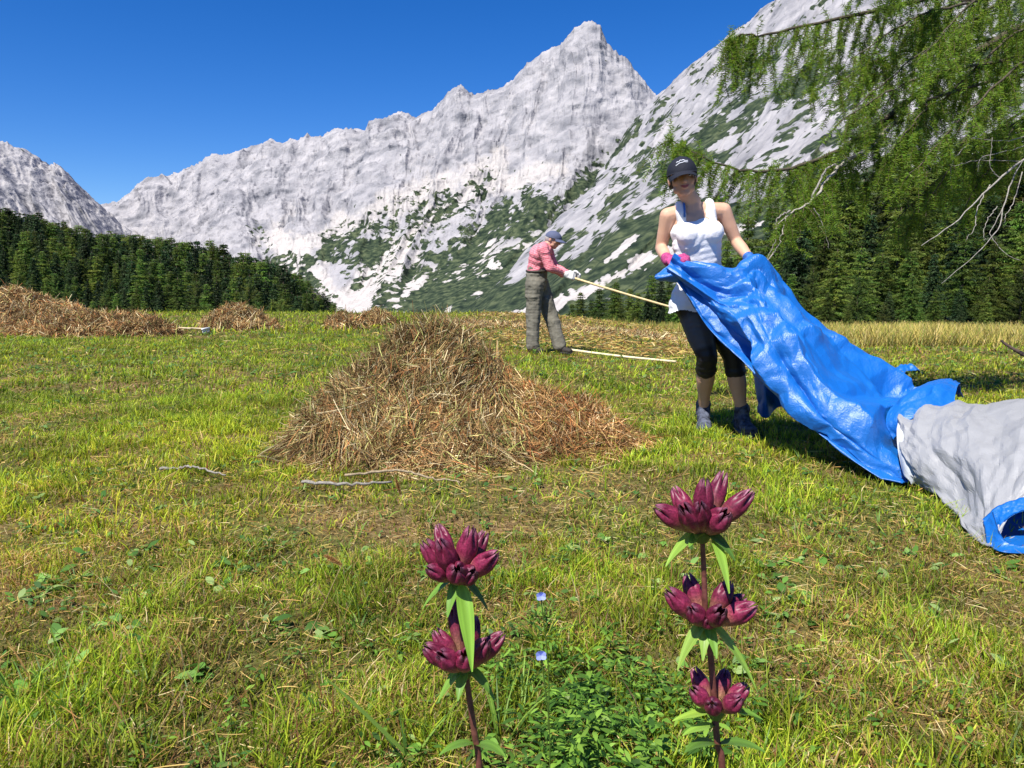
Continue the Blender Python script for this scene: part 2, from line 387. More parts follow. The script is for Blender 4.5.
def veg_main(x, y, T):
    up = np.interp(x, [250, 300, 345, 430, 500, 560, 610, 660, 720], [262, 240, 222, 190, 176, 182, 160, 118, 90])
    depth = sst(y-up, -18, 22); n = slopes(x, y, 91)
    v = depth*(.57 + .75*n) * (1 - .5*line_d(x, y, [(545, 165), (470, 215), (395, 262), (352, 306)], 13, 5))
    v = v + .5*line_d(x, y, [(410, 306), (455, 292), (520, 262)], 11, 6) - .6*line_d(x, y, [(300, 235), (340, 285), (358, 308)], 14, 8)
    sc = line_d(x, y, [(560, 172), (520, 182), (455, 205), (392, 250), (345, 300)], 11, 9)*.8 + line_d(x, y, [(500, 165), (440, 190), (330, 232), (290, 250)], 12, 10)*.8 + line_d(x, y, [(280, 240), (330, 290), (355, 308)], 16, 11)
    v = v + .35*line_d(x, y, [(262, 228), (268, 242)], 9, 12)
    return np.clip(v, 0, 1.2), sc
massif('mountain', ridge, [(bpx(r[0]), bY(r[0])) for r in ridge], 1150, 330, 11, prof_main, gul_main, veg_main, scree_main,
       'pale limestone mountain ridge rising to the pointed highest peak', bend=.75)
# right flank, nearer, rising out of the picture
ridge2 = [(640, 128, 2750), (648, 104, 2700), (654, 98, 2650), (668, 88, 2580), (684, 70, 2500), (700, 60, 2430), (715, 46, 2360), (730, 33, 2290), (745, 24, 2230), (760, 10, 2170), (775, 0, 2100), (800, -16, 2000), (850, -45, 1850), (920, -85, 1700), (1000, -130, 1550),
          (1150, -190, 1350), (1300, -230, 1200), (1500, -240, 1100), (1750, -200, 1000)]
def b2px(s): return float(np.interp(s, [640, 654, 700, 775, 1000, 1300, 1750], [385, 392, 425, 470, 640, 980, 1650]))
def b2Y(s): return float(np.interp(s, [640, 654, 700, 775, 1000, 1300, 1750], [1200, 1150, 900, 640, 360, 250, 200]))
def prof_r(t, s): return .55*t + .45*t**1.8
def gul_r(t, s): return .42 + .35*sst(t, .3, .8)
def scree_r(S, T, g): return sst(.55 - .3*g + .2*fbm(S*.03, T*2, 0, 3, 41) - T, -.05, .12)*.1
def veg_r(x, y, T):
    n = slopes(x, y, 191)
    solid = np.interp(x, [380, 470, 560, 655, 700, 760, 820, 1100], [320, 303, 262, 214, 200, 205, 190, 150])
    v = .36 + .80*n + .85*sst(y-solid, -7, 7)
    v = v + .40*line_d(x, y, [(815, 86), (750, 108), (700, 140), (650, 178)], 13, 21) - .25*line_d(x, y, [(780, 20), (730, 55), (690, 95)], 22, 22)
    v = v + .35*line_d(x, y, [(662, 100), (648, 118), (634, 128)], 8, 26)
    pale = line_d(x, y, [(760, 222), (655, 256), (600, 284), (556, 302)], 6.5, 23) + line_d(x, y, [(600, 288), (548, 306), (500, 318)], 4, 24) + .9*line_d(x, y, [(640, 232), (610, 258), (585, 272)], 3.5, 25)
    v = v - 1.15*np.clip(pale, 0, 1)
    return np.clip(v, 0, 1.4), pale
massif('mountain_slope', ridge2, [(b2px(r[0]), b2Y(r[0])) for r in ridge2], 1000, 330, 23, prof_r, gul_r, veg_r, scree_r,
       'grey and green mountain flank rising to the right edge', jag=.5)
# left mountain
ridge3 = [(-420, 120, 2900), (-250, 60, 3000), (-120, 95, 3050), (-40, 128, 3080), (0, 140, 3100), (12, 147, 3110), (25, 152, 3120), (38, 157, 3150), (50, 163, 3180), (62, 170, 3200), (75, 182, 3220), (85, 191, 3240), (95, 201, 3260), (105, 211, 3280), (112, 218, 3300), (122, 226, 3330), (150, 250, 3380), (200, 290, 3450)]
massif('mountain', ridge3, [(r[0]*.9+60, 1500 + (r[0]+420)*1.2) for r in ridge3], 560, 260, 37,
       lambda t, s: .45*t+.55*t**1.7, lambda t, s: 1.5+0*t, lambda x, y, T: (.05*T, 0*T), lambda S, T, g: .5*sst(.35-T-.2*g, -.05, .1),
       'shaded grey limestone mountain at the left edge', jag=.9)
# ================================================================== CONIFERS OF THE TWO WOODS
def conifer(seed, kind):
    """unit-height tree: returns trunk mesh, crown mesh (many small leaf sprays on drooping branches)"""
    r = np.random.default_rng(seed); tr = Acc()
    tube(tr, [(0, 0, -.06), (0, 0, .3), (.003, 0, .7), (0, 0, .985)], [.018, .013, .007, .0015], (.10, .075, .055), 6)
    P0 = []; D = []; S_ = []; W = []; C = []; Bd = []
    h0 = {'spruce': .10, 'larch': .12, 'bush': .04}[kind]; nw = {'spruce': 34, 'larch': 30, 'bush': 22}[kind]
    R = {'spruce': .17, 'larch': .21, 'bush': .32}[kind]
    base = {'spruce': np.array([.034, .068, .022]), 'larch': np.array([.11, .18, .030]), 'bush': np.array([.11, .175, .034])}[kind]
    br = Acc()
    for i in range(nw):
        z = h0 + (1-h0)*(i+r.uniform(-.4, .4))/nw*.97
        f = (z-h0)/(1-h0); L0 = R*((1-f)**(.8 if kind != 'bush' else .6))*(1 if f > .12 else .75) + .008
        nb = 7 if f < .7 else 5
        if r.random() < .12: L0 *= .45
        a0 = r.uniform(0, 6.28)
        for b in range(nb):
            a = a0 + b*6.28/nb + r.uniform(-.35, .35); L = L0*r.uniform(.55, 1.25)
            up = {'spruce': -.15, 'larch': .12, 'bush': .35}[kind] + .35*f
            u = np.array([math.cos(a), math.sin(a), up]); u /= np.linalg.norm(u)
            drop = -.30*L if kind != 'bush' else -.05*L
            p = np.array([0, 0, z]); cv = base*r.uniform(.65, 1.35)*np.array([r.uniform(.85, 1.25), 1, r.uniform(.8, 1.1)])
            tt = np.array([0, .5, 1.0]); pts = p + u*L*tt[:, None] + np.array([0, 0, 1])*drop*(tt**2)[:, None]
            tube(br, pts, [.0035*(1-f)+.001, .0018, .0006], (.09, .065, .05), 3, cap=False)
            ns = max(3, int(L/(.0085 if kind == 'spruce' else .0062)))
            for k in range(ns):
                t = .12 + .88*(k+r.uniform(0, 1))/ns
                q = p + u*L*t + np.array([0, 0, 1])*drop*t*t
                for sd in (-1, 1, 0):
                    sp = np.array([-u[1], u[0], 0])*sd*r.uniform(.5, 1.1) + u*r.uniform(.1, .9) + np.array([0, 0, r.uniform(-.75, .25)])
                    P0.append(q + r.normal(size=3)*.004); D.append(sp/np.linalg.norm(sp)); S_.append(r.uniform(.016, .034)*(1.15-.45*t)); C.append(cv*r.uniform(.75, 1.3))
    P0 = np.array(P0); D = np.array(D); S_ = np.array(S_); C = np.array(C)
    acc = Acc(); sd = rand_perp(D, r)
    bd = np.zeros_like(D); bd[:, 2] = -S_*.35
    ribbons(acc, P0, D, sd, S_, S_*(.42 if kind == 'spruce' else .24), [.5, 1, .12], bd, C, C*1.25)
    acc.V.append(np.concatenate(br.V)); acc.Q.append(np.concatenate(br.Q)+acc.n); acc.C.append(np.concatenate(br.C)); 
    return tr.mesh('trunk'), acc.mesh('crown', smooth=False)
KINDS = [('spruce', 101), ('spruce', 102), ('spruce', 107), ('larch', 103), ('larch', 104), ('larch', 108), ('bush', 105), ('bush', 106)]
CON = [conifer(s, k) for k, s in KINDS]
for t_, c_ in CON: t_.materials.append(M_BARK); c_.materials.append(M_CROWN)
NAME = {'spruce': 'spruce_tree', 'larch': 'larch_tree', 'bush': 'young_larch_tree'}
def plant_tree(i, x, y, h, wide, label, group, zoff=0):
    kind = KINDS[i][0]
    o = empty(NAME[kind], (x, y, g1(x, y) + zoff)); o.scale = (h*wide, h*wide, h); o.rotation_euler = (0, 0, random.uniform(0, 6.28))
    t = link(bpy.data.objects.new('trunk', CON[i][0]), o); c = link(bpy.data.objects.new('crown', CON[i][1]), o)
    return tag(o, label, {'spruce': 'spruce tree', 'larch': 'larch tree', 'bush': 'young tree'}[kind], group)
def top_left(px): return float(np.interp(px, [-200, -60, 0, 20, 45, 80, 110, 150, 200, 250, 290, 310, 330, 345], [175, 190, 203, 207, 214, 226, 229, 234, 238, 250, 264, 282, 300, 312]))
LAB_L = {'spruce': 'dark green spruce in the wood at the left below the mountains', 'larch': 'mid green larch in the wood at the left below the mountains',
         'bush': 'light green young larch low in the wood at the left'}
LAB_R = {'spruce': 'dark green spruce in the wood on the right behind the meadow', 'larch': 'feathery green larch in the wood on the right behind the meadow',
         'bush': 'bushy young larch at the foot of the wood on the right'}
r = random.Random(5); cnt = 0
for row, (Yr, frac, step, lift) in enumerate([(262, 1.0, 5.2, 0), (225, .97, 6.0, 0), (185, .80, 7.5, 0), (150, .60, 9, 0), (118, .36, 12, 0), (92, .16, 17, 0)]):
    px = -70 + r.uniform(0, 10)
    while px < 342:
        Y = Yr*r.uniform(.94, 1.06); x = (px-512)/F*Y; g = g1(x, Y); top = top_left(px)
        crest = 309
        py = crest - (crest-top)*frac + r.uniform(-4, 3)*(1 if frac > .9 else 2.0)
        h = P(px, py, Y).z - g
        h = h*r.uniform(.93, 1.04)
        if h > 3.0:
            h = min(h, 24)
            i = r.choice([0, 1, 2, 3, 4, 5, 0, 4]) if row < 3 else r.choice([0, 3, 1, 4, 2, 3, 5, 6 if h < 9 else 1])
            k = KINDS[i][0]
            plant_tree(i, x, Y, h, r.uniform(1.15, 1.7) if k != 'bush' else 1.1, LAB_L[k], {'spruce': 'spruces of the left wood', 'larch': 'larches of the left wood', 'bush': 'young larches of the left wood'}[k]); cnt += 1
        px += step*.86*r.uniform(.7, 1.3)*(1 if px > -20 else 2.2)
def top_right(px): return float(np.interp(px, [560, 600, 640, 680, 720, 760, 800, 850, 900, 1024, 1200], [302, 285, 274, 262, 238, 208, 178, 158, 140, 112, 90]))
for row, (Yr, frac, step) in enumerate([(125, 1.0, 19), (98, .85, 20), (76, .66, 24), (58, .45, 25), (46, .25, 27), (39, .12, 32)]):
    px = 566 + r.uniform(0, 15)
    while px < 1150:
        Y = Yr*r.uniform(.92, 1.08); x = (px-512)/F*Y; g = g1(x, Y); py = 327 - (327-top_right(px))*frac + r.uniform(-10, 12)
        h = P(px, py, Y).z - g
        if h > 1.1:
            i = r.choice([3, 4, 5, 3, 4, 5, 0, 1]) if h > 5 else r.choice([5, 3, 6, 7, 2, 4])
            k = KINDS[i][0]; wd = (r.uniform(1.2, 1.75) if k == 'larch' else r.uniform(1.1, 1.5)) if k != 'bush' else r.uniform(.9, 1.3)
            plant_tree(i, x, Y, h, wd, LAB_R[k], {'spruce': 'spruces of the right wood', 'larch': 'larches of the right wood', 'bush': 'young larches of the right wood'}[k]); cnt += 1
        px += step*r.uniform(.7, 1.3)
print('TREES', cnt)
# ================================================================== MEADOW
def patch(x, y):
    """0 = green and lush, 1 = bare brown thatch"""
    n = .5 + .55*fbm(x*.9, y*.9, 0, 4, 301) + .35*fbm(x*4.5, y*4.5, 0, 3, 305)
    n = n*1.6 - .44 + .30*(1-sst(x, -.4, .4))*(1-sst(y, 1.8, 3.2)) - .22*sst(y, 3, 7)*(1-sst(x/np.maximum(y, 1), -.05, .1)) - .16*sst(x, .2, .9)*(1-sst(y, 3, 6)) + .25*np.exp(-((x+.45)/1.3)**2-((y-3.2)/.5)**2)
    # raked strip with hay left on it behind the man
    strip = sst(y, 10.2, 11.5)*(1-sst(y, 22, 30))*sst(x/np.maximum(y, 1), -.10, -.02)*(1-sst(x/np.maximum(y, 1), .28, .42))
    return np.clip(n + .8*strip, 0, 1)
def scatter(n, y0, y1, spread=.86, pw=1.0):
    u = rng.random(n); y = (y0**pw + u*(y1**pw - y0**pw))**(1/pw) if pw else y0*(y1/y0)**u
    x = rng.uniform(-1, 1, n)*(spread*y + 1.0*(1-sst(y, 6, 12)) - .35*(1-sst(y, 1.2, 3)))
    return x, y
GREEN = np.array([[.27, .42, .024], [.41, .54, .034], [.52, .58, .046], [.13, .25, .018]])
DRY = np.array([[.52, .37, .12], [.40, .24, .075], [.22, .105, .035], [.58, .47, .24], [.40, .33, .09]])
def blend_col(x, y, n, p):
    g = GREEN[rng.choice(4, n, p=[.3, .35, .2, .15])]; d = DRY[rng.choice(5, n, p=[.3, .25, .15, .12, .18])]
    dry = rng.random(n) < (.03 + .50*p)
    c = np.where(dry[:, None], d, g)*rng.uniform(.7, 1.25, (n, 1))
    yel = sst(fbm(x*.5, y*.5, 0, 3, 333), -.2, .5)*.35
    c = c*(1-yel[:, None]) + c*np.array([1.5, 1.1, .8])*yel[:, None]
    tone = .66+.50*sst(fbm(x*3.2, y*3.2, 0, 3, 341), -.32, .30); tone = tone*(1-.10*(1-sst(y, 1.3, 2.8))); c = c*tone[:, None]
    return c, dry
def blades(acc, n, y0, y1, h, wd, pw, stations=(1, .85, .1), lean=.5):
    x, y = scatter(n, y0, y1, pw=pw); p = patch(x, y)
    keep = rng.random(n) > .25*p*(y < 4)+.3*p; x, y, p = x[keep], y[keep], p[keep]; n = len(x)
    c, dry = blend_col(x, y, n, p)
    z = gz(x, y) - .003
    a = rng.uniform(0, 2*PI, n); ln = rng.uniform(.1, 1, n)*lean*(1+.9*dry)
    d = unit(np.stack([np.cos(a)*ln, np.sin(a)*ln, np.ones(n)], -1))
    L = h*rng.gamma(4, .25, n)*(1-.35*p)*(.6+.9*sst(fbm(x*7, y*7, 0, 3, 350), -.35, .4)); tl = rng.random(n) < .02; L = np.where(tl, L*1.8, L)
    sd = np.stack([np.cos(a+PI/2+rng.normal(0, .6, n)), np.sin(a+PI/2+rng.normal(0, .6, n)), np.zeros(n)], -1)
    b = d*np.array([1, 1, 0])*L[:, None]*rng.uniform(.2, 1.2, (n, 1)); b[:, 2] = -L*rng.uniform(.05, .4, n)
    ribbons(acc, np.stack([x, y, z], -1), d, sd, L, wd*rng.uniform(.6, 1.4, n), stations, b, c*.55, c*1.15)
ga = Acc()
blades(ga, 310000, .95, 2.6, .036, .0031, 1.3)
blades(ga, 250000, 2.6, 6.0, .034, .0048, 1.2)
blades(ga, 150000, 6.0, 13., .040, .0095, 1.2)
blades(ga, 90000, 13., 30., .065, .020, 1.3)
tag(mobj('mown_grass', ga.mesh('mown_grass', smooth=False), M_GRASS), 'short mown green grass covering the whole meadow', 'grass', kind='stuff')
# dry cut stalks lying about
def litter(acc, n, y0, y1, L0, wd, pw=1.2, zone=None, pmin=.25):
    x, y = scatter(n, y0, y1, pw=pw); p = patch(x, y)
    keep = rng.random(n) < pmin + (1-pmin)*p
    if zone is not None: keep &= zone(x, y)
    x, y = x[keep], y[keep]; n = len(x); a = rng.uniform(0, 2*PI, n); el = np.abs(rng.normal(0, .28, n))
    d = unit(np.stack([np.cos(a), np.sin(a), el], -1)); L = L0*rng.gamma(3, .33, n)
    c = DRY[rng.choice(5, n, p=[.32, .25, .18, .15, .10])]*rng.uniform(.6, 1.25, (n, 1))
    b = rand_perp(d)*L[:, None]*rng.uniform(0, .35, (n, 1)); b[:, 2] = -np.abs(b[:, 2])*.5
    z = gz(x, y) + rng.uniform(.002, .028, n)
    ribbons(acc, np.stack([x, y, z], -1), d, rand_perp(d), L, wd*rng.uniform(.6, 1.5, n), (.8, 1, .9, .5), b, c)
la = Acc()
litter(la, 42000, .95, 3., .026, .0015); litter(la, 40000, 3., 8., .042, .0028); litter(la, 16000, 8, 28, .07, .008)
litter(la, 50000, 10, 26, .10, .012, 1.0, lambda x, y: (patch(x, y) > .72) & (x/y > -.12) & (x/y < .42), .9)
tag(mobj('cut_hay_litter', la.mesh('cut_hay_litter', smooth=False), M_HAY), 'dry brown cut stalks scattered over the mown meadow', 'hay litter', kind='stuff')
# broad leaves, clover
def leafpatch(acc, n, y0, y1, L0, zone=None, h=.02, pal=None, spread=.86, el=(.1, .9)):
    x, y = scatter(n, y0, y1, spread, 1.2)
    if zone is not None: k = zone(x, y); x, y = x[k], y[k]
    n = len(x); rep = 4; x = np.repeat(x, rep) + rng.normal(0, .012, n*rep); y = np.repeat(y, rep) + rng.normal(0, .012, n*rep); n *= rep
    a = rng.uniform(0, 2*PI, n); e = rng.uniform(*el, n); d = unit(np.stack([np.cos(a), np.sin(a), e], -1))
    L = L0*rng.uniform(.5, 1.3, n); sd = np.stack([-np.sin(a), np.cos(a), rng.normal(0, .35, n)], -1)
    pal = np.array(pal if pal is not None else [[.06, .15, .03], [.10, .20, .04], [.16, .24, .06]])
    c = pal[rng.integers(0, len(pal), n)]*rng.uniform(.7, 1.25, (n, 1))
    b = np.zeros((n, 3)); b[:, 2] = -L*rng.uniform(.1, .5, n)
    ribbons(acc, np.stack([x, y, gz(x, y)+rng.uniform(.2, 1, n)*h], -1), d, unit(sd), L, L*.5, (.15, .8, 1, .7, .08), b, c)
ca = Acc()
leafpatch(ca, 1500, 1.0, 3.2, .026, lambda x, y: fbm(x*2.5, y*2.5, 0, 3, 71) > .10, .025)
leafpatch(ca, 500, 1.0, 2.6, .045, lambda x, y: fbm(x*3.5, y*3.5, 0, 3, 74) > .05, .02, [[.12, .26, .04], [.20, .36, .08], [.30, .42, .14], [.08, .18, .03]])
leafpatch(ca, 1800, 3.0, 8., .034, lambda x, y: fbm(x*1.5, y*1.5, 0, 3, 71) > .0, .03)
leafpatch(ca, 1500, 7, 16., .06, None, .04)
tag(mobj('clover_leaves', ca.mesh('clover_leaves'), M_LEAF), 'small round clover and plantain leaves in the mown grass', 'clover', kind='stuff')
# unmown tall grass in front of the right-hand wood
ta = Acc(); n = 60000
y = 16 + rng.random(n)**1.2*26; x = rng.uniform(.16, 1.0, n)*y
k = rng.random(n) < sst(x/y + .004*(y-18), .2, .36); x, y = x[k], y[k]; n = len(x)
a = rng.uniform(0, 6.28, n); d = unit(np.stack([np.cos(a)*.6, np.sin(a)*.6, np.ones(n)], -1)); L = rng.uniform(.14, .42, n)*(.6+.8*sst(fbm(x*.6, y*.6, 0, 3, 60), -.3, .4))
pal = np.array([[.52, .40, .11], [.40, .35, .07], [.20, .26, .04], [.50, .40, .17]])
c = pal[rng.choice(4, n, p=[.3, .3, .25, .15])]*rng.uniform(.7, 1.2, (n, 1))
bb = d*np.array([1, 1, 0])*L[:, None]*.5
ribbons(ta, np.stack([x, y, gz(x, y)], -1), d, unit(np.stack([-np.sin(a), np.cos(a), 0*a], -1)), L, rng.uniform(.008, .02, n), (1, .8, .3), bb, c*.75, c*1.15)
n = 9000; x = rng.uniform(.05, .5, n); y = rng.uniform(27, 38, n); x = x*y
a = rng.uniform(0, 6.28, n); d = unit(np.stack([np.cos(a)*.25, np.sin(a)*.25, np.ones(n)], -1)); L = rng.uniform(.12, .35, n)
c = pal[rng.choice(4, n, p=[.2, .3, .35, .15])]*rng.uniform(.7, 1.2, (n, 1))
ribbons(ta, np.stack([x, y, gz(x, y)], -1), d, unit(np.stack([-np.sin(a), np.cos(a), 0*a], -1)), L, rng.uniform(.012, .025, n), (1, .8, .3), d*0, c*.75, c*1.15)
tag(mobj('tall_grass', ta.mesh('tall_grass', smooth=False), M_LEAF), 'tall uncut straw coloured grass in front of the right wood', 'tall grass', kind='stuff')
# ================================================================== HAY HEAPS
HAYC = np.array([[.36, .22, .09], [.50, .35, .15], [.18, .10, .045], [.66, .55, .32], [.42, .42, .14], [.20, .25, .06], [.44, .19, .07]])
def heap(name, label, group, lobes, n, L0, wd, probs, droop=.35, spill=.1, redx=None):
    """lobes: (x, y, rx, ry, h, power) mounds joined into one heap"""
    cx = np.mean([l[0] for l in lobes]); cy = np.mean([l[1] for l in lobes])
    x0 = min(l[0]-l[2] for l in lobes)-.1; x1 = max(l[0]+l[2] for l in lobes)+.1; y0 = min(l[1]-l[3] for l in lobes)-.1; y1 = max(l[1]+l[3] for l in lobes)+.1
    sc = max(l[4] for l in lobes)
    def H(x, y):
        z = 0*x
        for lx, ly, rx, ry, h, pw in lobes:
            r_ = np.sqrt(((x-lx)/rx)**2 + ((y-ly)/ry)**2); v = h*np.clip(1-r_, 0, 1)**pw
            z = np.maximum(z, v) + .15*np.minimum(z, v)
        m = sst(z, 0, .15*sc)
        return z + m*sc*(.13*fbm(x/sc*2.4, y/sc*2.4, 0, 4, 401) + .085*ridged(x/sc*4.5, y/sc*4.5, 0, 4, 402))
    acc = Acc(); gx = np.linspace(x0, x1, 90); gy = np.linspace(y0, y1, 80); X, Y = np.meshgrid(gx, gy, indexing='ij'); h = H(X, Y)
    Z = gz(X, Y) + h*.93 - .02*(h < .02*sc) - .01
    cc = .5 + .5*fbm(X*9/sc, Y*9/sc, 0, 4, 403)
    acc.add(np.stack([X, Y, Z], -1), grid_quads(90, 80), (np.array([.07, .042, .018])*(.5+cc[..., None])).reshape(-1, 3))  # core coloured dark to stand in for the shade inside the hay
    m = int(n*2.4); px = rng.uniform(x0-spill, x1+spill, m); py = rng.uniform(y0-spill, y1+spill, m); e = .01*sc
    hh = H(px, py); gxx = (H(px+e, py)-hh)/e; gyy = (H(px, py+e)-hh)/e
    slope = np.sqrt(1+gxx**2+gyy**2)
    edge = np.zeros(m)
    for lx, ly, rx, ry, h_, pw in lobes: edge = np.maximum(edge, 1.25-np.sqrt(((px-lx)/rx)**2+((py-ly)/ry)**2))
    keep = (rng.random(m) < slope*.45*np.where(hh > .03*sc, 1, .5*sst(edge, 0, .3)))
    px, py, hh, gxx, gyy = [v[keep] for v in (px, py, hh, gxx, gyy)]; m = len(px)
    if m > n: px, py, hh, gxx, gyy = [v[:n] for v in (px, py, hh, gxx, gyy)]; m = n
    nr = unit(np.stack([-gxx, -gyy, np.ones(m)], -1))
    t = rand_perp(nr); down = np.stack([-gxx, -gyy, -(gxx**2+gyy**2)], -1)
    swirl = np.stack([fbm(px*3/sc, py*3/sc, 0, 3, 410), fbm(px*3/sc, py*3/sc, 0, 3, 411), 0*px], -1)*2.0
    d = unit(t + down*droop + swirl + nr*rng.normal(.06, .22, (m, 1)))
    L = L0*rng.gamma(3.5, .28, m); p0 = np.stack([px, py, gz(px, py)+hh], -1) + nr*(rng.random((m, 1))**2*.07*sc - .01*sc) - d*L[:, None]*.5
    # keep stalks from diving through the meadow
    p0[:, 2] = np.maximum(p0[:, 2], gz(p0[:, 0], p0[:, 1]) + .004)
    bend = rand_perp(d)*L[:, None]*rng.uniform(0, .45, (m, 1)); bend[:, 2] -= L*.22
    cl = .5+.5*fbm(px*2.6/sc, py*2.6/sc, hh*3/sc, 4, 420)*1.6
    pr = np.array(probs); pr = pr/pr.sum(); ci = rng.choice(len(HAYC), m, p=pr)
    c = HAYC[ci]*rng.uniform(.4, 1.45, (m, 1))*(.40+1.0*np.clip(cl, 0, 1))[:, None]
    if redx is not None: rk = sst(px, redx, redx+.25)[:, None]*.5*(rng.random((m, 1)) < .7); c = c*(1-rk) + c*np.array([1.15, .74, .55])*rk
    tip = p0 + d*L[:, None] + bend; low = tip[:, 2] < gz(tip[:, 0], tip[:, 1]) + .003; bend[low, 2] += (gz(tip[:, 0], tip[:, 1]) + .003 - tip[:, 2])[low]
    ribbons(acc, p0, d, rand_perp(d), L, wd*rng.uniform(.5, 1.6, m), (.7, 1, 1, .8, .4), bend, c)
    org = np.array([cx, cy, g1(cx, cy)])
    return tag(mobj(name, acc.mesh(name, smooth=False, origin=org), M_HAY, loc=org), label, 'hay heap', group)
gh = 'hay heaps on the meadow'
def gp(px, Y): return (px-512)/F*Y*1.0
heap('hay_heap', 'big brown and olive hay heap in the middle of the meadow', gh,
     [(gp(438, 4.5), 4.5, .60, .64, .65, .58), (gp(385, 4.3), 4.2, .52, .58, .42, .85), (gp(430, 4.1), 4.0, .56, .48, .34, .85), (gp(530, 4.3), 4.3, .48, .48, .30, .75), (gp(578, 4.2), 4.2, .38, .42, .13, .9), (gp(335, 4.0), 4.0, .32, .36, .16, 1)],
     95000, .12, .0030, [.28, .20, .17, .13, .12, .05, .07], redx=gp(500, 4.3))
heap('hay_heap', 'largest brown hay heap of the left pair, cut by the photo edge', gh, [(gp(12, 14.6), 14.6, 1.5, 1.1, .74, .6), (gp(-45, 14.4), 14.4, 1.5, 1.1, .70, .7), (gp(60, 14.2), 14.2, 1.0, .9, .48, .7)], 24000, .17, .009, [.3, .28, .12, .18, .06, .03, .12])
heap('hay_heap', 'long low brown hay heap with a rake stuck in its right end', gh, [(gp(85, 13.2), 13.2, 1.0, .7, .40, .55), (gp(133, 13.1), 13.1, .78, .6, .36, .55), (gp(40, 13.3), 13.3, .9, .6, .36, .7)], 20000, .15, .008, [.3, .22, .2, .12, .04, .03, .14])
heap('hay_heap', 'small rounded hay heap standing in front of the left wood', gh, [(gp(236, 15), 15, .66, .6, .48, .55), (gp(257, 14.8), 14.8, .42, .45, .26, .6)], 12000, .15, .009, [.3, .3, .15, .15, .04, .03, .1])
heap('hay_heap', 'low hay heap left of a flatter one near the meadow crest', gh, [(gp(345, 15.2), 15.2, .40, .4, .30, .5)], 5000, .14, .009, [.3, .25, .2, .12, .04, .03, .1])
heap('hay_heap', 'flat hay heap on the meadow crest just behind the big heap', gh, [(gp(376, 16.2), 16.2, .45, .4, .32, .5)], 5000, .14, .009, [.3, .25, .2, .12, .04, .03, .1])
heap('hay_heap', 'long raked ridge of hay behind the man with the pole', gh, [(gp(470, 15.5), 15.5, 1.2, .7, .13, .6), (gp(560, 15.8), 15.8, 1.3, .7, .10, .6), (gp(640, 16.2), 16.2, 1.0, .7, .08, .6)], 14000, .13, .009, [.25, .38, .05, .2, .1, .02, .05])
# ================================================================== BODIES
_b = bmesh.new(); bmesh.ops.create_icosphere(_b, subdivisions=2, radius=1)
ICO_V = np.array([v.co[:] for v in _b.verts]); ICO_F = np.array([[v.index for v in f.verts] for f in _b.faces]); _b.free()
def V3(*a): return np.array(a, float)
class Blob:
    """closed overlapping lumps that a voxel remesh grows together into one skin"""
    def __init__(s): s.V = []; s.F = []; s.n = 0
    def ell(s, c, r, M=None):
        v = ICO_V*np.asarray(r, float)
        if M is not None: v = v @ np.asarray(M)      # rows of M = local axes
        s.V.append(v+np.asarray(c)); s.F.append(ICO_F+s.n); s.n += len(v)
    def chain(s, pts, rad, flat=None, axis=None, step=.35):
        """pts with radii; flat = factor across 'axis' (an ellipse section)"""
        pts = [np.asarray(p, float) for p in pts]
        rad = list(rad); flat = [1.0]*len(pts) if flat is None else list(flat)
        for i in range(len(pts)-1):
            a, b = pts[i], pts[i+1]; L = np.linalg.norm(b-a); k = max(2, int(L/(min(rad[i], rad[i+1])*step))+1)
            for t in np.linspace(0, 1, k):
                u = t*t*(3-2*t)*.5+t*.5; r = rad[i]*(1-u)+rad[i+1]*u; f = flat[i]*(1-u)+flat[i+1]*u
                if axis is None: s.ell(a+(b-a)*t, (r, r, r))
                else:
                    T = unit(b-a); A = unit(np.asarray(axis)-np.dot(axis, T)*T); B = np.cross(T, A)
                    s.ell(a+(b-a)*t, (r*f, r, min(r, r*f)*.9), np.stack([A, B, T]))
    def build(s, name, mat, parent, voxel, smooth=6, wr=None, origin=(0, 0, 0), col=None, cut=None):
        me = bpy.data.meshes.new(name+'_raw'); me.from_pydata([tuple(v) for v in np.concatenate(s.V)], [], [tuple(int(i) for i in f) for f in np.concatenate(s.F)])
        o = bpy.data.objects.new(name+'_raw', me); COL.objects.link(o)
        m = o.modifiers.new('r', 'REMESH'); m.mode = 'VOXEL'; m.voxel_size = voxel; m.use_smooth_shade = True
        if smooth: m2 = o.modifiers.new('s', 'SMOOTH'); m2.factor = .5; m2.iterations = smooth
        dg = bpy.context.evaluated_depsgraph_get(); dg.update()
        me2 = bpy.data.meshes.new_from_object(o.evaluated_get(dg)); me2.name = name
        bpy.data.objects.remove(o); bpy.data.meshes.remove(me)
        n = len(me2.vertices); co = np.empty(n*3); me2.vertices.foreach_get('co', co); co = co.reshape(-1, 3)
        if wr is not None:
            no = np.empty(n*3); me2.vertices.foreach_get('normal', no); no = no.reshape(-1, 3)
            co = co + no*wr(co)[:, None]
        if col is not None:
            c = np.ones((n, 4), np.float32); c[:, :3] = col(co)
            a = me2.color_attributes.new('col', 'FLOAT_COLOR', 'POINT'); a.data.foreach_set('color', c.ravel())
        co = co - np.asarray(origin); me2.vertices.foreach_set('co', co.ravel())
        if cut is not None:
            bm = bmesh.new(); bm.from_mesh(me2); kill = [v for v in bm.verts if cut(np.array(v.co[:])+origin)]
            bmesh.ops.delete(bm, geom=kill, context='VERTS'); bm.to_mesh(me2); bm.free()
        me2.materials.clear(); me2.update()
        return mobj(name, me2, mat, parent)
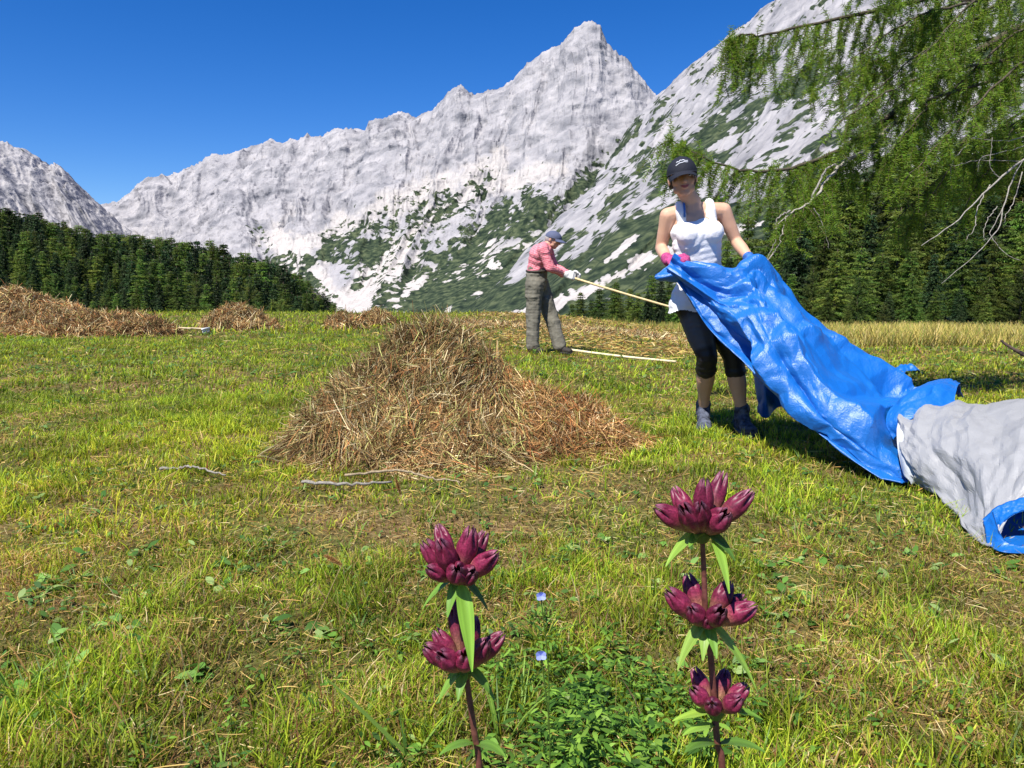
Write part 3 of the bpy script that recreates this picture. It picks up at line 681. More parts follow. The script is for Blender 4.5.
def hand(B, w, d, pn, side, s=1.0, curl=1.0, fat=1.0, spread=.15):
    """w wrist, d direction of the palm, pn palm normal (fingers close towards it), side = towards the thumb"""
    d = unit(d); pn = unit(pn-np.dot(pn, d)*d); lat = unit(side-np.dot(side, d)*d-np.dot(side, pn)*pn)
    for t in np.linspace(0, 1, 6):
        for k in np.linspace(-1, 1, 5): B.ell(w+d*(.012+.072*t)*s+lat*k*(.020+.012*t)*s, (.0135*s*fat,)*3)
    for i, (o, L) in enumerate([(.030, .070), (.010, .078), (-.011, .073), (-.031, .057)]):
        p = w+d*.085*s+lat*o*s; ang = .25*curl; pts = [p]; rr = [.0098*s*fat]
        for j, f in enumerate((.45, .31, .24)):
            ang += (.15, .75, .6)[j]*curl
            dd = d*math.cos(ang)+pn*math.sin(ang)+lat*(o*spread*6)*(1 if j == 0 else .3)
            p = p+unit(dd)*L*f*s; pts.append(p); rr.append((.0092, .0084, .0074)[j]*s*fat)
        B.chain(pts, rr, step=.5)
    p = w+d*.025*s+lat*.028*s
    q = p+unit(d*.6+lat*.75+pn*.25)*.038*s; r2 = q+unit(d*.8+lat*.25+pn*.6)*.030*s; t = r2+unit(d*.7+lat*-.2+pn*.75)*.024*s
    B.chain([p, q, r2, t], [.0145*s*fat, .0115*s*fat, .0098*s*fat, .0082*s*fat], step=.5)
def head(B, c, X, Fd, U, s=1.0):
    M = np.stack([X, Fd, U])
    def at(x, f, u): return c+(X*x+Fd*f+U*u)*s
    B.ell(at(0, -.012, .030), (.074*s, .092*s, .082*s), M); B.ell(at(0, .010, -.005), (.066*s, .078*s, .075*s), M)
    B.ell(at(0, .022, -.048), (.054*s, .058*s, .050*s), M); B.ell(at(0, .045, -.082), (.030*s, .030*s, .024*s), M)
    for k in (-1, 1):
        B.ell(at(.036*k, .052, -.022), (.026*s, .024*s, .026*s), M); B.ell(at(.030*k, .068, .026), (.026*s, .014*s, .009*s), M)
        B.ell(at(.040*k, .020, -.062), (.022*s, .035*s, .024*s), M)
        B.ell(at(.076*k, -.008, -.006), (.008*s, .017*s, .030*s), M)
    for t in np.linspace(0, 1, 6): B.ell(at(0, .080+.020*t, .018-.045*t), ((.008+.005*t)*s,)*3, M)
    for k in (-1, 1): B.ell(at(.012*k, .088, -.029), (.008*s, .008*s, .007*s), M)
    B.ell(at(0, .082, -.050), (.024*s, .009*s, .006*s), M); B.ell(at(0, .080, -.060), (.020*s, .009*s, .007*s), M)
def eyes(par, c, X, Fd, U, s, org):
    M = np.stack([X, Fd, U]); wm = mat_plain('eye_white', (.6, .58, .55), .25); dm = mat_plain('iris', (.03, .02, .012), .2)
    for k in (-1, 1):
        for nm, r, f, m in (('eye', .0125, .066, wm), ('iris', .006, .0745, dm)):
            a = Acc(); cc = c+(X*.031*k+Fd*f+U*.008)*s
            th = np.linspace(0, PI, 9); ph = np.arange(12)/12*2*PI; T, Ph = np.meshgrid(th, ph, indexing='ij')
            v = np.stack([np.sin(T)*np.cos(Ph), np.sin(T)*np.sin(Ph), np.cos(T)], -1)*r*s
            a.add(v+cc-org, grid_quads(9, 12, 0, True), (1, 1, 1))
            o = mobj(nm, a.mesh(nm), m, par)
def shell(nm, mat, par, c, X, Fd, U, ax, org, th1=PI*.5, t=.004, cutf=None, front=0, back=0):
    """a fitted dome (cap crown, hair) round the head"""
    n, m = 22, 40; T, Ph = np.meshgrid(np.linspace(1e-3, 1, n), np.arange(m)/m*2*PI, indexing='ij')
    lim = th1 + np.where(np.sin(Ph) > 0, front, back)*np.abs(np.sin(Ph)); T = T*lim
    loc = np.stack([np.sin(T)*np.cos(Ph)*ax[0], np.sin(T)*np.sin(Ph)*ax[1], np.cos(T)*ax[2]], -1)
    V = c + loc[..., 0:1]*X + loc[..., 1:2]*Fd + loc[..., 2:3]*U; V2 = c + (V-c)*(1-t/.08)
    Q = np.concatenate([grid_quads(n, m, 0, True), grid_quads(n, m, n*m, True)[:, ::-1]])
    e = np.arange(m); e2 = (e+1) % m; Q = np.concatenate([Q, np.stack([(n-1)*m+e, (n-1)*m+e2, n*m+(n-1)*m+e2, n*m+(n-1)*m+e], -1)])
    return mobj(nm, qmesh(nm, np.concatenate([V.reshape(-1, 3), V2.reshape(-1, 3)])-org, Q), mat, par)
def brim(mat, par, c, X, Fd, U, ax, org, w=.072, L=.07, dip=.35, z0=0.0):
    n, m = 14, 25; u = np.linspace(0, 1, n); v = np.linspace(-1, 1, m); Uu, Vv = np.meshgrid(u, v, indexing='ij')
    x = w*np.sin(Vv*1.35)/math.sin(1.35); f0 = ax[1]*np.sqrt(np.clip(1-(x/ax[0])**2, .02, 1))
    f = f0 - .006 + Uu*L*np.sqrt(np.clip(1-Vv**2*.92, 0, 1)); z = z0 - (x/w)**2*.018 - Uu*L*dip
    A = c + x[..., None]*X + f[..., None]*Fd + z[..., None]*U; Bt = A - U*.003
    Q = np.concatenate([grid_quads(n, m), grid_quads(n, m, n*m)[:, ::-1]])
    j = np.arange(m-1); Q = np.concatenate([Q, np.stack([(n-1)*m+j, n*m+(n-1)*m+j, n*m+(n-1)*m+j+1, (n-1)*m+j+1], -1)])
    return mobj('brim', qmesh('brim', np.concatenate([A.reshape(-1, 3), Bt.reshape(-1, 3)])-org, Q), mat, par)
def boot(nm, mat, solemat, par, heel, toe, ank, org, s=1.0, lacemat=None):
    """heel and toe on the ground, ankle above"""
    heel, toe, ank = map(np.asarray, (heel, toe, ank)); f = unit(toe-heel); up = V3(0, 0, 1); up = unit(up-np.dot(up, f)*f); lat = np.cross(f, up); L = np.linalg.norm(toe-heel)
    B = Blob(); base = heel+up*.030*s
    for t, r, h in [(0.10, .034, .028), (.3, .034, .032), (.5, .038, .030), (.7, .043, .024), (.86, .040, .016)]:
        for q in np.linspace(-.03, .03, 2): B.ell(base+f*L*(t+q)+up*h*.5*s, (r*s, .034*s, (.022+h*.8)*s*.9), np.stack([lat, f, up]))
    B.chain([base+f*L*.5+up*.035*s, base+f*L*.28+up*.06*s, ank+V3(0, 0, .015)], [.036*s, .043*s, .045*s])
    o = B.build(nm, mat, par, .006, 4, wr=lambda c: .0015*fbm(c[:, 0]*60, c[:, 1]*60, c[:, 2]*60, 2, 3), origin=org)
    # sole
    a = Acc(); n = 28; th = np.arange(n)/n*2*PI; out = []
    for zz, k in ((-.003, 1.0), (.016, 1.03), (.024, .97)):
        l = np.cos(th); x = (.040+.006*l)*s*np.sin(th)*k; y = L*.5+(L*.5+.006)*np.sign(l)*np.abs(l)**.8*k
        out.append(heel+lat*x[:, None]+f*y[:, None]+up*zz*s)
    cb = heel+f*L*.5-up*.003*s; V = np.stack([np.tile(cb, (n, 1))]+out+[np.tile(heel+f*L*.5+up*.024*s, (n, 1))])
    a.add(V-org, grid_quads(5, n, 0, True), (1, 1, 1)); mobj('sole', a.mesh('sole'), solemat, o)
    if lacemat:
        a = Acc()
        for k in range(5):
            t = .36+.085*k; h = .078-.030*k*.55
            c0 = base+f*L*t+up*(h)*s; w_ = .024*s
            tube(a, [c0-lat*w_-up*.010, c0+up*.004, c0+lat*w_-up*.010+f*.006], .0042*s, (1, 1, 1), 5)
        a2 = np.concatenate(a.V)-org; me = qmesh('laces', a2, np.concatenate(a.Q)); mobj('laces', me, lacemat, o)
    return o
M_SKIN = mat_vcol('skin', .5, .35)
# ------------------------------------------------------------------ WOMAN
WO = np.array([1.13, 4.55, g1(1.13, 4.55)])
wom = empty('person', WO); tag(wom, 'woman in white tank top and black cap pulling the blue tarpaulin', 'person')
def A_(px, py, Y): return np.array(P(px, py, Y))
def woman():
    pel = A_(701, 298, 4.55); wai = A_(700, 268, 4.55); che = A_(697, 233, 4.53); nb = A_(692, 208, 4.54); hc = A_(682.5, 178.5, 4.47)
    sR = A_(668, 216, 4.54); sL = A_(723, 211, 4.56); eR = A_(661, 248, 4.60); hR = A_(668, 261, 4.38)
    eL = A_(736, 241, 4.58); hL = A_(752, 262, 4.40)
    pR = A_(691, 305, 4.55); pL = A_(713, 305, 4.56); kR = A_(707, 356, 4.47); kL = A_(733, 357, 4.54)
    fR0 = V3(A_(702, 418, 4.76)[0], 4.76, 0); fR1 = V3(A_(704, 430, 4.55)[0], 4.53, 0); fL0 = V3(A_(738, 425, 4.62)[0], 4.62, 0); fL1 = V3(A_(750, 437, 4.42)[0], 4.41, 0)
    for q in (fR0, fR1, fL0, fL1): q[2] = g1(q[0], q[1])+.022
    aR = fR0*.72+fR1*.28+V3(0, 0, .10); aL = fL0*.72+fL1*.28+V3(0, 0, .10)
    X = unit(V3(1, -.12, .10)); U = unit(V3(-.13, .03, 1)); Fd = unit(np.cross(U, X)); X = np.cross(Fd, U)
    if Fd[1] > 0: Fd = -Fd
    TX = unit(sL-sR)
    def torso(B, e=0.0, lo=True, drop=.075, rt=.078):
        if lo: B.chain([pel+V3(0, 0, -.05), pel, pel+(wai-pel)*.5], [.088+e, .094+e, .085+e], [1.62, 1.75, 1.62], TX)
        B.chain([pel+(wai-pel)*.3, wai, che+V3(0, 0, -.06), che, nb+V3(0, 0, -drop)], [.088+e, .078+e, .088+e, .094+e, rt+e], [1.60, 1.52, 1.52, 1.58, 1.55], TX)
        for k in (-1, 1): B.ell(che+TX*.072*k+V3(0, -.070, -.005), (.060+e, .048+e, .060+e))
    B = Blob(); torso(B)
    B.chain([sR, nb+V3(0, .01, -.01), sL], [.050, .050, .050]); B.chain([nb+V3(0, 0, -.03), nb+V3(0, 0, .03), hc+Fd*-.02+U*-.05], [.062, .052, .050])
    head(B, hc, X, Fd, U, 1.0)
    for S_, E, H in ((sR, eR, hR), (sL, eL, hL)):
        B.chain([S_, S_*.6+E*.4, E, E*.7+H*.3, H], [.050, .043, .036, .037, .025])
    fdR = unit(V3(.55, -.55, .15)); hand(B, hR, fdR, V3(.3, .2, -1), V3(-.1, -1, .3), 1.0, 1.35)
    fdL = unit(V3(.35, -.75, -.25)); hand(B, hL, fdL, V3(0, -.1, -1), V3(-1, -.2, 0), 1.0, 1.2)
    B.chain([pR, pR*.5+kR*.5, kR, kR*.6+aR*.4, kR*.2+aR*.8, aR], [.090, .077, .056, .057, .038, .036]); B.chain([pL, pL*.5+kL*.5, kL, kL*.6+aL*.4, kL*.2+aL*.8, aL], [.090, .077, .056, .057, .038, .036])
    for h0, h1, a in ((fR0, fR1, aR), (fL0, fL1, aL)): B.chain([a, h0*.6+h1*.4+V3(0, 0, .035), h0*.15+h1*.85+V3(0, 0, .022)], [.034, .030, .022])
    def skin(c):
        q = c-(hc+Fd*.082-U*.055); d = np.sqrt(((q@X)/.026)**2+((q@U+.010*((q@X)/.026)**2*-1)/.0085)**2+((q@Fd)/.03)**2); lips = 1-sst(d, .7, 1.2)
        base = np.array([.60, .35, .235]) + .03*fbm(c[:, 0]*25, c[:, 1]*25, c[:, 2]*25, 3, 8)[:, None]
        fc = (1-sst(np.linalg.norm(c-(hc+Fd*.05-U*.01), axis=1), .07, .11))[:, None]; base = base*(1-.5*fc)+np.array([.50, .22, .13])*.5*fc
        eb = np.maximum(1-sst(np.linalg.norm((c-(hc+Fd*.072+U*.026+X*.031))*1.0, axis=1), .008, .017), 1-sst(np.linalg.norm(c-(hc+Fd*.072+U*.026-X*.031), axis=1), .008, .017))[:, None]; base = base*(1-.6*eb)
        return base*(1-lips[:, None])+np.array([.34, .07, .07])*lips[:, None]
    body = B.build('body', M_SKIN, wom, .0055, 5, origin=WO, col=skin)
    eyes(body, hc, X, Fd, U, 1.0, WO)
    # hair below the cap and a ponytail
    Hm = mat_plain('dark_hair', (.018, .012, .009), .45, .5, .5, 200); Hb = Blob()
    Mh = np.stack([X, Fd, U]); Hb.ell(hc-Fd*.022+U*.020, (.081, .090, .084), Mh)
    for k in (-1, 1): Hb.ell(hc+X*.064*k-Fd*.030-U*.008, (.016, .034, .042), Mh)
    Hb.chain([hc-Fd*.10-U*.01, hc-Fd*.135-U*.04+X*.01, hc-Fd*.12-U*.12+X*.03, hc-Fd*.10-U*.17+X*.04], [.026, .028, .022, .010])
    Hb.build('hair', Hm, wom, .006, 3, wr=lambda c: .003*ridged(c[:, 0]*60, c[:, 1]*60, c[:, 2]*12, 3, 3), origin=WO)
    # cap
    capm = mat_plain('black_cotton', (.012, .014, .024), .75, .3, .4, 300)
    cc = hc+U*.028-Fd*.004; ax = (.085, .103, .094)
    cap = shell('cap', capm, wom, cc, X, Fd, U, ax, WO, PI*.52); brim(capm, cap, cc, X, Fd, U, ax, WO, .076, .078, .38, 0.002)
    a = Acc(); tube(a, [cc+U*.090-WO, cc+U*.098-WO], [.009, .006], (1, 1, 1), 8); mobj('button', a.mesh('button'), capm, cap)
    # pale ridge-line stitching on the front of the cap
    wm = mat_plain('white_thread', (.62, .64, .70), .7)
    def on_cap(u, v): # u across, v up
        an = u/.09; tt = v/.092; q = np.array([math.sin(an)*math.cos(tt)*ax[0], math.cos(an)*math.cos(tt)*ax[1], math.sin(tt)*ax[2]]); q *= 1.02
        return cc+X*q[0]+Fd*q[1]+U*q[2]-WO
    for pts in ([(-.042, .052), (-.034, .058), (-.026, .055), (-.014, .066), (-.004, .063), (.008, .066), (.020, .058), (.034, .056), (.040, .058)],
                [(-.044, .034), (-.036, .038), (-.020, .046), (-.004, .047), (.010, .050), (.024, .047), (.036, .047)]):
        a = Acc(); tube(a, [on_cap(*p) for p in spline(pts, 24)], .0026, (1, 1, 1), 5); mobj('stitching', a.mesh('stitching'), wm, cap)
    # tank top
    tm = mat_plain('white_jersey', (.80, .79, .80), .8, .2, .25, 120)
    B = Blob(); torso(B, .009, True and False, .125, .082)
    B.chain([pel+V3(0, -.0, .055), pel+V3(0, 0, .0), pel+V3(-.01, -.012, -.055)], [.100, .110, .113], [1.60, 1.66, 1.66], TX)
    B.chain([pel+V3(-.01, -.012, -.055), pel+V3(-.012, -.015, -.10)], [.113, .114], [1.66, 1.66], TX)
    for k, S_ in ((-1, sR), (1, sL)):
        q = nb*.46+S_*.54
        B.chain([che+TX*.085*k+V3(0, -.03, .03), q+V3(0, -.044, -.01), q+V3(0, -.005, .036), q+V3(0, .05, -.01), che+TX*.08*k+V3(0, .04, .03)], [.030, .032, .030, .034, .034])
    nk = nb+V3(0, -.07, -.045)
    def wr(c): 
        fold = ridged(c[:, 0]*9+c[:, 2]*5, c[:, 1]*4, c[:, 2]*5-c[:, 0]*3, 3, 12)
        return .0025*fold*(1-sst(c[:, 2], che[2]-.02, che[2]+.1)) 
    B.build('tank_top', tm, wom, .0055, 14, wr=wr, origin=WO, cut=lambda p: p[2] < pel[2]-.065+.10*(p[0]-pel[0])+.010*math.sin(p[0]*40))
    a = Acc(); bm_ = mat_plain('blue_strap', (.06, .16, .42), .6)
    q = nb*.50+sR*.50; tube(a, [q+V3(.01, -.078, -.035)-WO, q+V3(.012, -.066, .010)-WO, q+V3(.014, -.035, .048)-WO, q+V3(.015, .01, .055)-WO], .006, (1, 1, 1), 6); mobj('strap', a.mesh('strap'), bm_, wom)
    # three-quarter tights
    B = Blob(); B.chain([pel+V3(0, 0, -.045), pel, pel+V3(0, 0, .03)], [.098, .100, .092], [1.6, 1.72, 1.66], TX)
    for p, k, a_ in ((pR, kR, aR), (pL, kL, aL)): B.chain([p, p*.5+k*.5, k, k*.86+a_*.14, k*.76+a_*.24], [.096, .083, .0625, .0615, .0635])
    def tc_(c):
        # greyer area down the front of one thigh, fading out above the knee
        n = np.zeros(len(c))
        for p, k in ((pR, kR),):
            ax_ = unit(k-p); rel = c-p; t = rel@ax_/np.linalg.norm(k-p); off = rel-np.outer(rel@ax_, ax_)
            n = np.maximum(n, sst(-off[:, 1]-off[:, 0]*.5, .018, .028)*sst(t, .15, .28)*(1-sst(t, .80, .9)))
        return np.array([.012, .012, .016])*(1-n[:, None])+np.array([.065, .065, .078])*n[:, None]
    B.build('tights', mat_vcol('tights', .55, .4), wom, .0065, 3, wr=lambda c: .003*ridged(c[:, 0]*10, c[:, 1]*10, c[:, 2]*22, 3, 5), origin=WO, col=tc_)
    # gloves
    for w_, e_, dd, pn, sd, nm in ((hR, eR, fdR, V3(.3, .2, -1), V3(-.1, -1, .3), 'pink'), (hL, eL, fdL, V3(0, -.1, -1), V3(-1, -.2, 0), 'blue')):
        B = Blob(); hand(B, w_, dd, pn, sd, 1.02, 1.35 if nm == 'pink' else 1.2, 1.22); B.chain([w_+(e_-w_)*.22, w_, w_+dd*.02], [.034, .031, .033])
        B.build('glove', mat_plain(nm+'_glove', (.38, .05, .17) if nm == 'pink' else (.03, .12, .40), .7, .3, .4, 200, .5, 60), wom, .005, 3, origin=WO)
    bootm = mat_plain('boot_suede', (.075, .085, .12), .8, .25, .6, 150, .8, 35); solem = mat_plain('boot_rubber', (.09, .09, .09), .7); lm = mat_plain('boot_lace', (.6, .6, .62), .7)
    for h0, h1, a_ in ((fR0, fR1, aR), (fL0, fL1, aL)):
        boot('boot', bootm, solem, wom, h0-V3(0, 0, .022)-unit(h1-h0)*.02, h1-V3(0, 0, .022)+unit(h1-h0)*.025, a_+V3(0, 0, .005), WO, 1.08, lm)
        B = Blob(); B.chain([a_+V3(0, 0, .010), a_+V3(0, 0, .030)], [.041, .040]); B.build('sock', mat_plain('grey_sock', (.05, .05, .06), .9, .1, .5, 300), wom, .006, 2, origin=WO)
    return hR, hL
HR, HL = woman()
# ------------------------------------------------------------------ MAN
MO = np.array([.42, 10.0, g1(.42, 10.0)])
man = empty('person', MO); tag(man, 'old man in red checked shirt and cap holding a long pole', 'person')
def man_():
    q = lambda zx, zy, Y: A_(480+zx/4.2667, 200+zy/4.2667, Y)
    pel = q(240, 350, 10.0); wai = q(245, 285, 10.0); che = q(256, 232, 9.98); nb = q(284, 194, 9.98); hc = q(311, 170, 9.98)
    sN = q(268, 212, 9.80); sF = q(288, 208, 10.15); eN = q(298, 288, 9.78); eF = q(318, 285, 10.1); wN = q(362, 318, 9.90); wF = q(385, 318, 9.98)
    pN = q(232, 362, 9.90); pF = q(255, 362, 10.10); kN = q(226, 490, 9.88); kF = q(304, 495, 10.05)
    fN0 = q(212, 640, 9.9); fN1 = q(250, 648, 9.75); fF0 = q(322, 648, 10.0); fF1 = q(382, 650, 9.85)
    for v in (fN0, fN1, fF0, fF1): v[2] = g1(v[0], v[1])+.01
    fN1 = fN0+unit((fN1-fN0)*V3(1, 1, 0))*.26; fF1 = fF0+unit((fF1-fF0)*V3(1, 1, 0))*.26; fN1[2] = fN0[2]; fF1[2] = fF0[2]
    aN = fN0*.75+fN1*.25+V3(0, 0, .10); aF = fF0*.75+fF1*.25+V3(0, 0, .10)
    Fd = unit(V3(.88, -.36, -.28)); U = unit(V3(.28, -.06, 1)); X = unit(np.cross(Fd, U)); U = np.cross(X, Fd)
    B = Blob(); TX = unit(sF-sN)
    def torso(B, e):
        B.chain([wai, (wai+che)/2, che, nb+V3(-.02, 0, -.06)], [.118+e, .122+e, .122+e, .085+e], [1.25, 1.35, 1.5, 1.5], TX); B.chain([sN, nb+V3(-.03, 0, -.03), sF], [.062+e, .062+e, .062+e])
    torso(B, 0); B.chain([pel, wai], [.125, .118], [1.25, 1.25], TX); B.chain([nb+V3(-.01, 0, -.03), nb, hc-U*.04-Fd*.02], [.060, .058, .055]); head(B, hc, X, Fd, U, 1.04)
    for S_, E, H in ((sN, eN, wN), (sF, eF, wF)): B.chain([S_, E, E*.6+H*.4, H], [.052, .042, .040, .028])
    dN = unit(V3(.8, -.1, -.15))
    PD = unit(V3(1.0, -.32, -.40))
    hand(B, wN, dN, V3(.1, .9, -.5), V3(.3, .1, 1), 1.1, 1.5); hand(B, wF, dN, V3(.1, -.9, -.5), V3(.3, .1, 1), 1.1, 1.5)
    B.chain([pN, kN, aN], [.095, .062, .040]); B.chain([pF, kF, aF], [.095, .062, .040])
    for h0, h1, a in ((fN0, fN1, aN), (fF0, fF1, aF)): B.chain([a, h0*.6+h1*.4+V3(0, 0, .035), h0*.15+h1*.85+V3(0, 0, .03)], [.036, .032, .026])
    body = B.build('body', M_SKIN, man, .008, 4, origin=MO, col=lambda c: np.tile([.50, .27, .19], (len(c), 1))); eyes(body, hc, X, Fd, U, 1.04, MO)
    Hb = Blob(); Hb.ell(hc-Fd*.022+U*.012, (.084, .094, .080), np.stack([X, Fd, U])); Hb.build('hair', mat_plain('grey_hair', (.35, .33, .31), .7, .3, .4, 100), man, .01, 2, origin=MO)
    cm = mat_plain('blue_grey_cap', (.085, .10, .17), .8, .3, .3, 200); cc = hc+U*.030; ax = (.094, .11, .085)
    cap = shell('cap', cm, man, cc, X, Fd, U, ax, MO, PI*.53); brim(cm, cap, cc, X, Fd, U, ax, MO, .080, .085, .25, .002)
    # red and white checked shirt
    sm, nt, out = nodes('checked_shirt'); tc = N(nt, 'ShaderNodeTexCoord'); ch = N(nt, 'ShaderNodeTexChecker'); ch.inputs['Scale'].default_value = 46
    ch.inputs['Color1'].default_value = (.66, .20, .24, 1); ch.inputs['Color2'].default_value = (.62, .10, .15, 1)
    mp = N(nt, 'ShaderNodeMapping'); mp.inputs['Rotation'].default_value = (.1, .25, .5)
    nt.links.new(tc.outputs['Object'], mp.inputs[0]); nt.links.new(mp.outputs[0], ch.inputs['Vector'])
    wv = N(nt, 'ShaderNodeTexWave'); wv.inputs['Scale'].default_value = 14; wv.bands_direction = 'Z'; nt.links.new(mp.outputs[0], wv.inputs['Vector'])
    mx = N(nt, 'ShaderNodeMix', data_type='RGBA'); mr = N(nt, 'ShaderNodeMath', operation='GREATER_THAN'); mr.inputs[1].default_value = .75; nt.links.new(wv.outputs['Fac'], mr.inputs[0])
    nt.links.new(mr.outputs[0], mx.inputs[0]); nt.links.new(ch.outputs[0], mx.inputs[6]); mx.inputs[7].default_value = (.70, .32, .35, 1)
    b = N(nt, 'ShaderNodeBsdfPrincipled'); b.inputs['Roughness'].default_value = .85; nt.links.new(mx.outputs[2], b.inputs['Base Color']); nt.links.new(b.outputs[0], out.inputs[0])
    B = Blob(); torso(B, .016); B.chain([wai+V3(0, 0, -.045), wai], [.132, .135], [1.25, 1.25], TX)
    for S_, E, H in ((sN, eN, wN), (sF, eF, wF)): B.chain([S_, S_*.5+E*.5, E, E*.5+H*.5, H-dN*.035], [.074, .064, .060, .052, .044])
    wr = lambda c: .012*ridged(c[:, 0]*7, c[:, 1]*7, c[:, 2]*9, 3, 5)-.003
    B.build('shirt', sm, man, .009, 3, wr=wr, origin=MO)
    tm = mat_plain('grey_olive_cloth', (.155, .145, .115), .85, .2, .4, 90, .25, 12)
    B = Blob(); B.chain([pel+V3(0, 0, -.04), pel+V3(0, 0, .02), wai+V3(0, 0, -.04)], [.142, .146, .135], [1.28, 1.3, 1.25], TX)
    for p, k, a in ((pN, kN, aN), (pF, kF, aF)): B.chain([p, p*.5+k*.5, k, k*.5+a*.5, a+V3(0, 0, -.01)], [.120, .110, .096, .088, .088])
    B.build('trousers', tm, man, .009, 3, wr=lambda c: .018*ridged(c[:, 0]*5, c[:, 1]*5, c[:, 2]*6.5, 3, 15)-.004, origin=MO)
    a = Acc(); th = np.linspace(0, 2*PI, 40); c0 = wai+V3(0, 0, -.05); lat = unit(np.cross(TX, V3(0, 0, 1)))
    tube(a, [c0+TX*.172*math.cos(t)+lat*.139*math.sin(t)-MO for t in th], .014, (1, 1, 1), 6); mobj('belt', a.mesh('belt'), mat_plain('belt_leather', (.05, .04, .03), .6), man)
    gm = mat_plain('work_glove', (.55, .55, .55), .8, .2, .3, 100)
    for w_, pn in ((wN, V3(.1, .9, -.5)), (wF, V3(.1, -.9, -.5))):
        B = Blob(); hand(B, w_, dN, pn, V3(.3, .1, 1), 1.14, 1.5, 1.35); B.chain([w_-dN*.035, w_+dN*.02], [.042, .040]); B.build('glove', gm, man, .007, 2, origin=MO)
    bm_ = mat_plain('man_boot', (.035, .030, .026), .75, .3, .4, 100); so_ = mat_plain('man_sole', (.02, .02, .02), .8)
    for h0, h1, a_ in ((fN0, fN1, aN), (fF0, fF1, aF)): boot('boot', bm_, so_, man, h0-V3(0, 0, .01), h1-V3(0, 0, .01), a_, MO, 1.1)
    return (wN+wF)/2+dN*.085
GRIP = man_()
# ------------------------------------------------------------------ poles and rakes
def wood(nm, col): return mat_plain(nm, col, .65, .3, .2, 60, .2, 30)
def rake(name, label, cat, p0, p1, headw, up, col, hcol, r=.014, bar=True):
    p0, p1 = np.asarray(p0), np.asarray(p1); o = empty(name, p0); a = Acc(); k = np.linspace(0, 1, 9)[:, None]; sag = np.sin(k*PI)*V3(0, 0, -.012)
    tube(a, (p0*(1-k)+p1*k+sag)-p0, np.linspace(r*1.05, r*.9, 9), (1, 1, 1), 8); mobj('handle', a.mesh('handle'), wood('ash_wood', col), o)
    if bar:
        d = unit(p1-p0); lat = unit(np.cross(d, up)); dn = unit(np.cross(lat, d)); dn = dn if np.dot(dn, up) < 0 else -dn
        a = Acc(); tube(a, [p1-lat*headw/2-p0, p1+lat*headw/2-p0], .019, (1, 1, 1), 8); h = mobj('rake_head', a.mesh('rake_head'), wood('head_wood', hcol), o)
        for sgn in (-1, 1):
            a = Acc(); tube(a, [p1-d*.28-p0, p1+lat*sgn*headw*.28-p0], .007, (1, 1, 1), 6); mobj('brace', a.mesh('brace'), wood('brace_wood', col), o)
        for t in np.linspace(-.47, .47, 12):
            a = Acc(); c = p1+lat*headw*t-p0; tube(a, [c, c+dn*.085+d*.01], [.0075, .004], (1, 1, 1), 6); mobj('tooth', a.mesh('tooth'), wood('tooth_wood', hcol), o)
    return tag(o, label, cat)
e1 = np.array(P(716, 319.5, 9.2)); g0 = np.array(P(566, 275.5, 9.95)); 
rake('hay_rake', 'long pale wooden hay rake held up by the man', 'rake', g0, e1, .62, V3(0, 0, 1), (.62, .48, .25), (.50, .40, .24))
p0 = G(563, 353); p1 = G(676, 366)
rake('wooden_pole', 'pale wooden pole lying on the grass at the man\'s feet', 'pole', np.array(p0)+V3(0, 0, .055), np.array(p1)+V3(0, 0, .05), .5, V3(0, 0, 1), (.72, .62, .38), (.6, .5, .3), .016, False)
p0 = P(160, 326, 13.15); p1 = P(206, 334, 13.2)
rake('hay_rake', 'wooden rake with pale head leaning out of the long low heap', 'rake', np.array(p0), np.array([p1.x, p1.y, g1(p1.x, p1.y)+.10]), .36, V3(0, 0, 1), (.55, .45, .28), (.75, .75, .72), .016)
# ================================================================== TARPAULIN
def mat_tarp(name, col, rough, wrink, coat=0.0):
    m, nt, out = nodes(name); tc = N(nt, 'ShaderNodeTexCoord')
    b = N(nt, 'ShaderNodeBsdfPrincipled'); b.inputs['Base Color'].default_value = (*col, 1); b.inputs['Roughness'].default_value = rough
    b.inputs['Specular IOR Level'].default_value = .75; b.inputs['Coat Weight'].default_value = coat; b.inputs['Coat Roughness'].default_value = .25
    v = N(nt, 'ShaderNodeTexVoronoi', feature='F1'); v.inputs['Scale'].default_value = 9; v.distance = 'MANHATTAN'
    n = N(nt, 'ShaderNodeTexNoise'); n.inputs['Scale'].default_value = 7; n.inputs['Detail'].default_value = 6; n.inputs['Distortion'].default_value = 1.5
    n2 = N(nt, 'ShaderNodeTexNoise'); n2.inputs['Scale'].default_value = 45; n2.inputs['Detail'].default_value = 5; n2.inputs['Distortion'].default_value = 2.5
    for x in (v, n, n2): nt.links.new(tc.outputs['Object'], x.inputs['Vector'])
    s = N(nt, 'ShaderNodeMath', operation='MULTIPLY_ADD'); nt.links.new(v.outputs['Distance'], s.inputs[0]); s.inputs[1].default_value = .5; nt.links.new(n.outputs['Fac'], s.inputs[2])
    s2 = N(nt, 'ShaderNodeMath', operation='MULTIPLY_ADD'); nt.links.new(n2.outputs['Fac'], s2.inputs[0]); s2.inputs[1].default_value = .35; nt.links.new(s.outputs[0], s2.inputs[2])
    bp = N(nt, 'ShaderNodeBump'); bp.inputs['Strength'].default_value = wrink; bp.inputs['Distance'].default_value = .02
    nt.links.new(s2.outputs[0], bp.inputs['Height']); nt.links.new(bp.outputs[0], b.inputs['Normal'])
    nt.links.new(b.outputs[0], out.inputs[0]); return m
M_BLUE = mat_tarp('blue_polythene', (.001, .115, .44), .46, .35, 0.0)
M_GREY = mat_tarp('silver_grey_polythene', (.28, .285, .295), .5, .3)
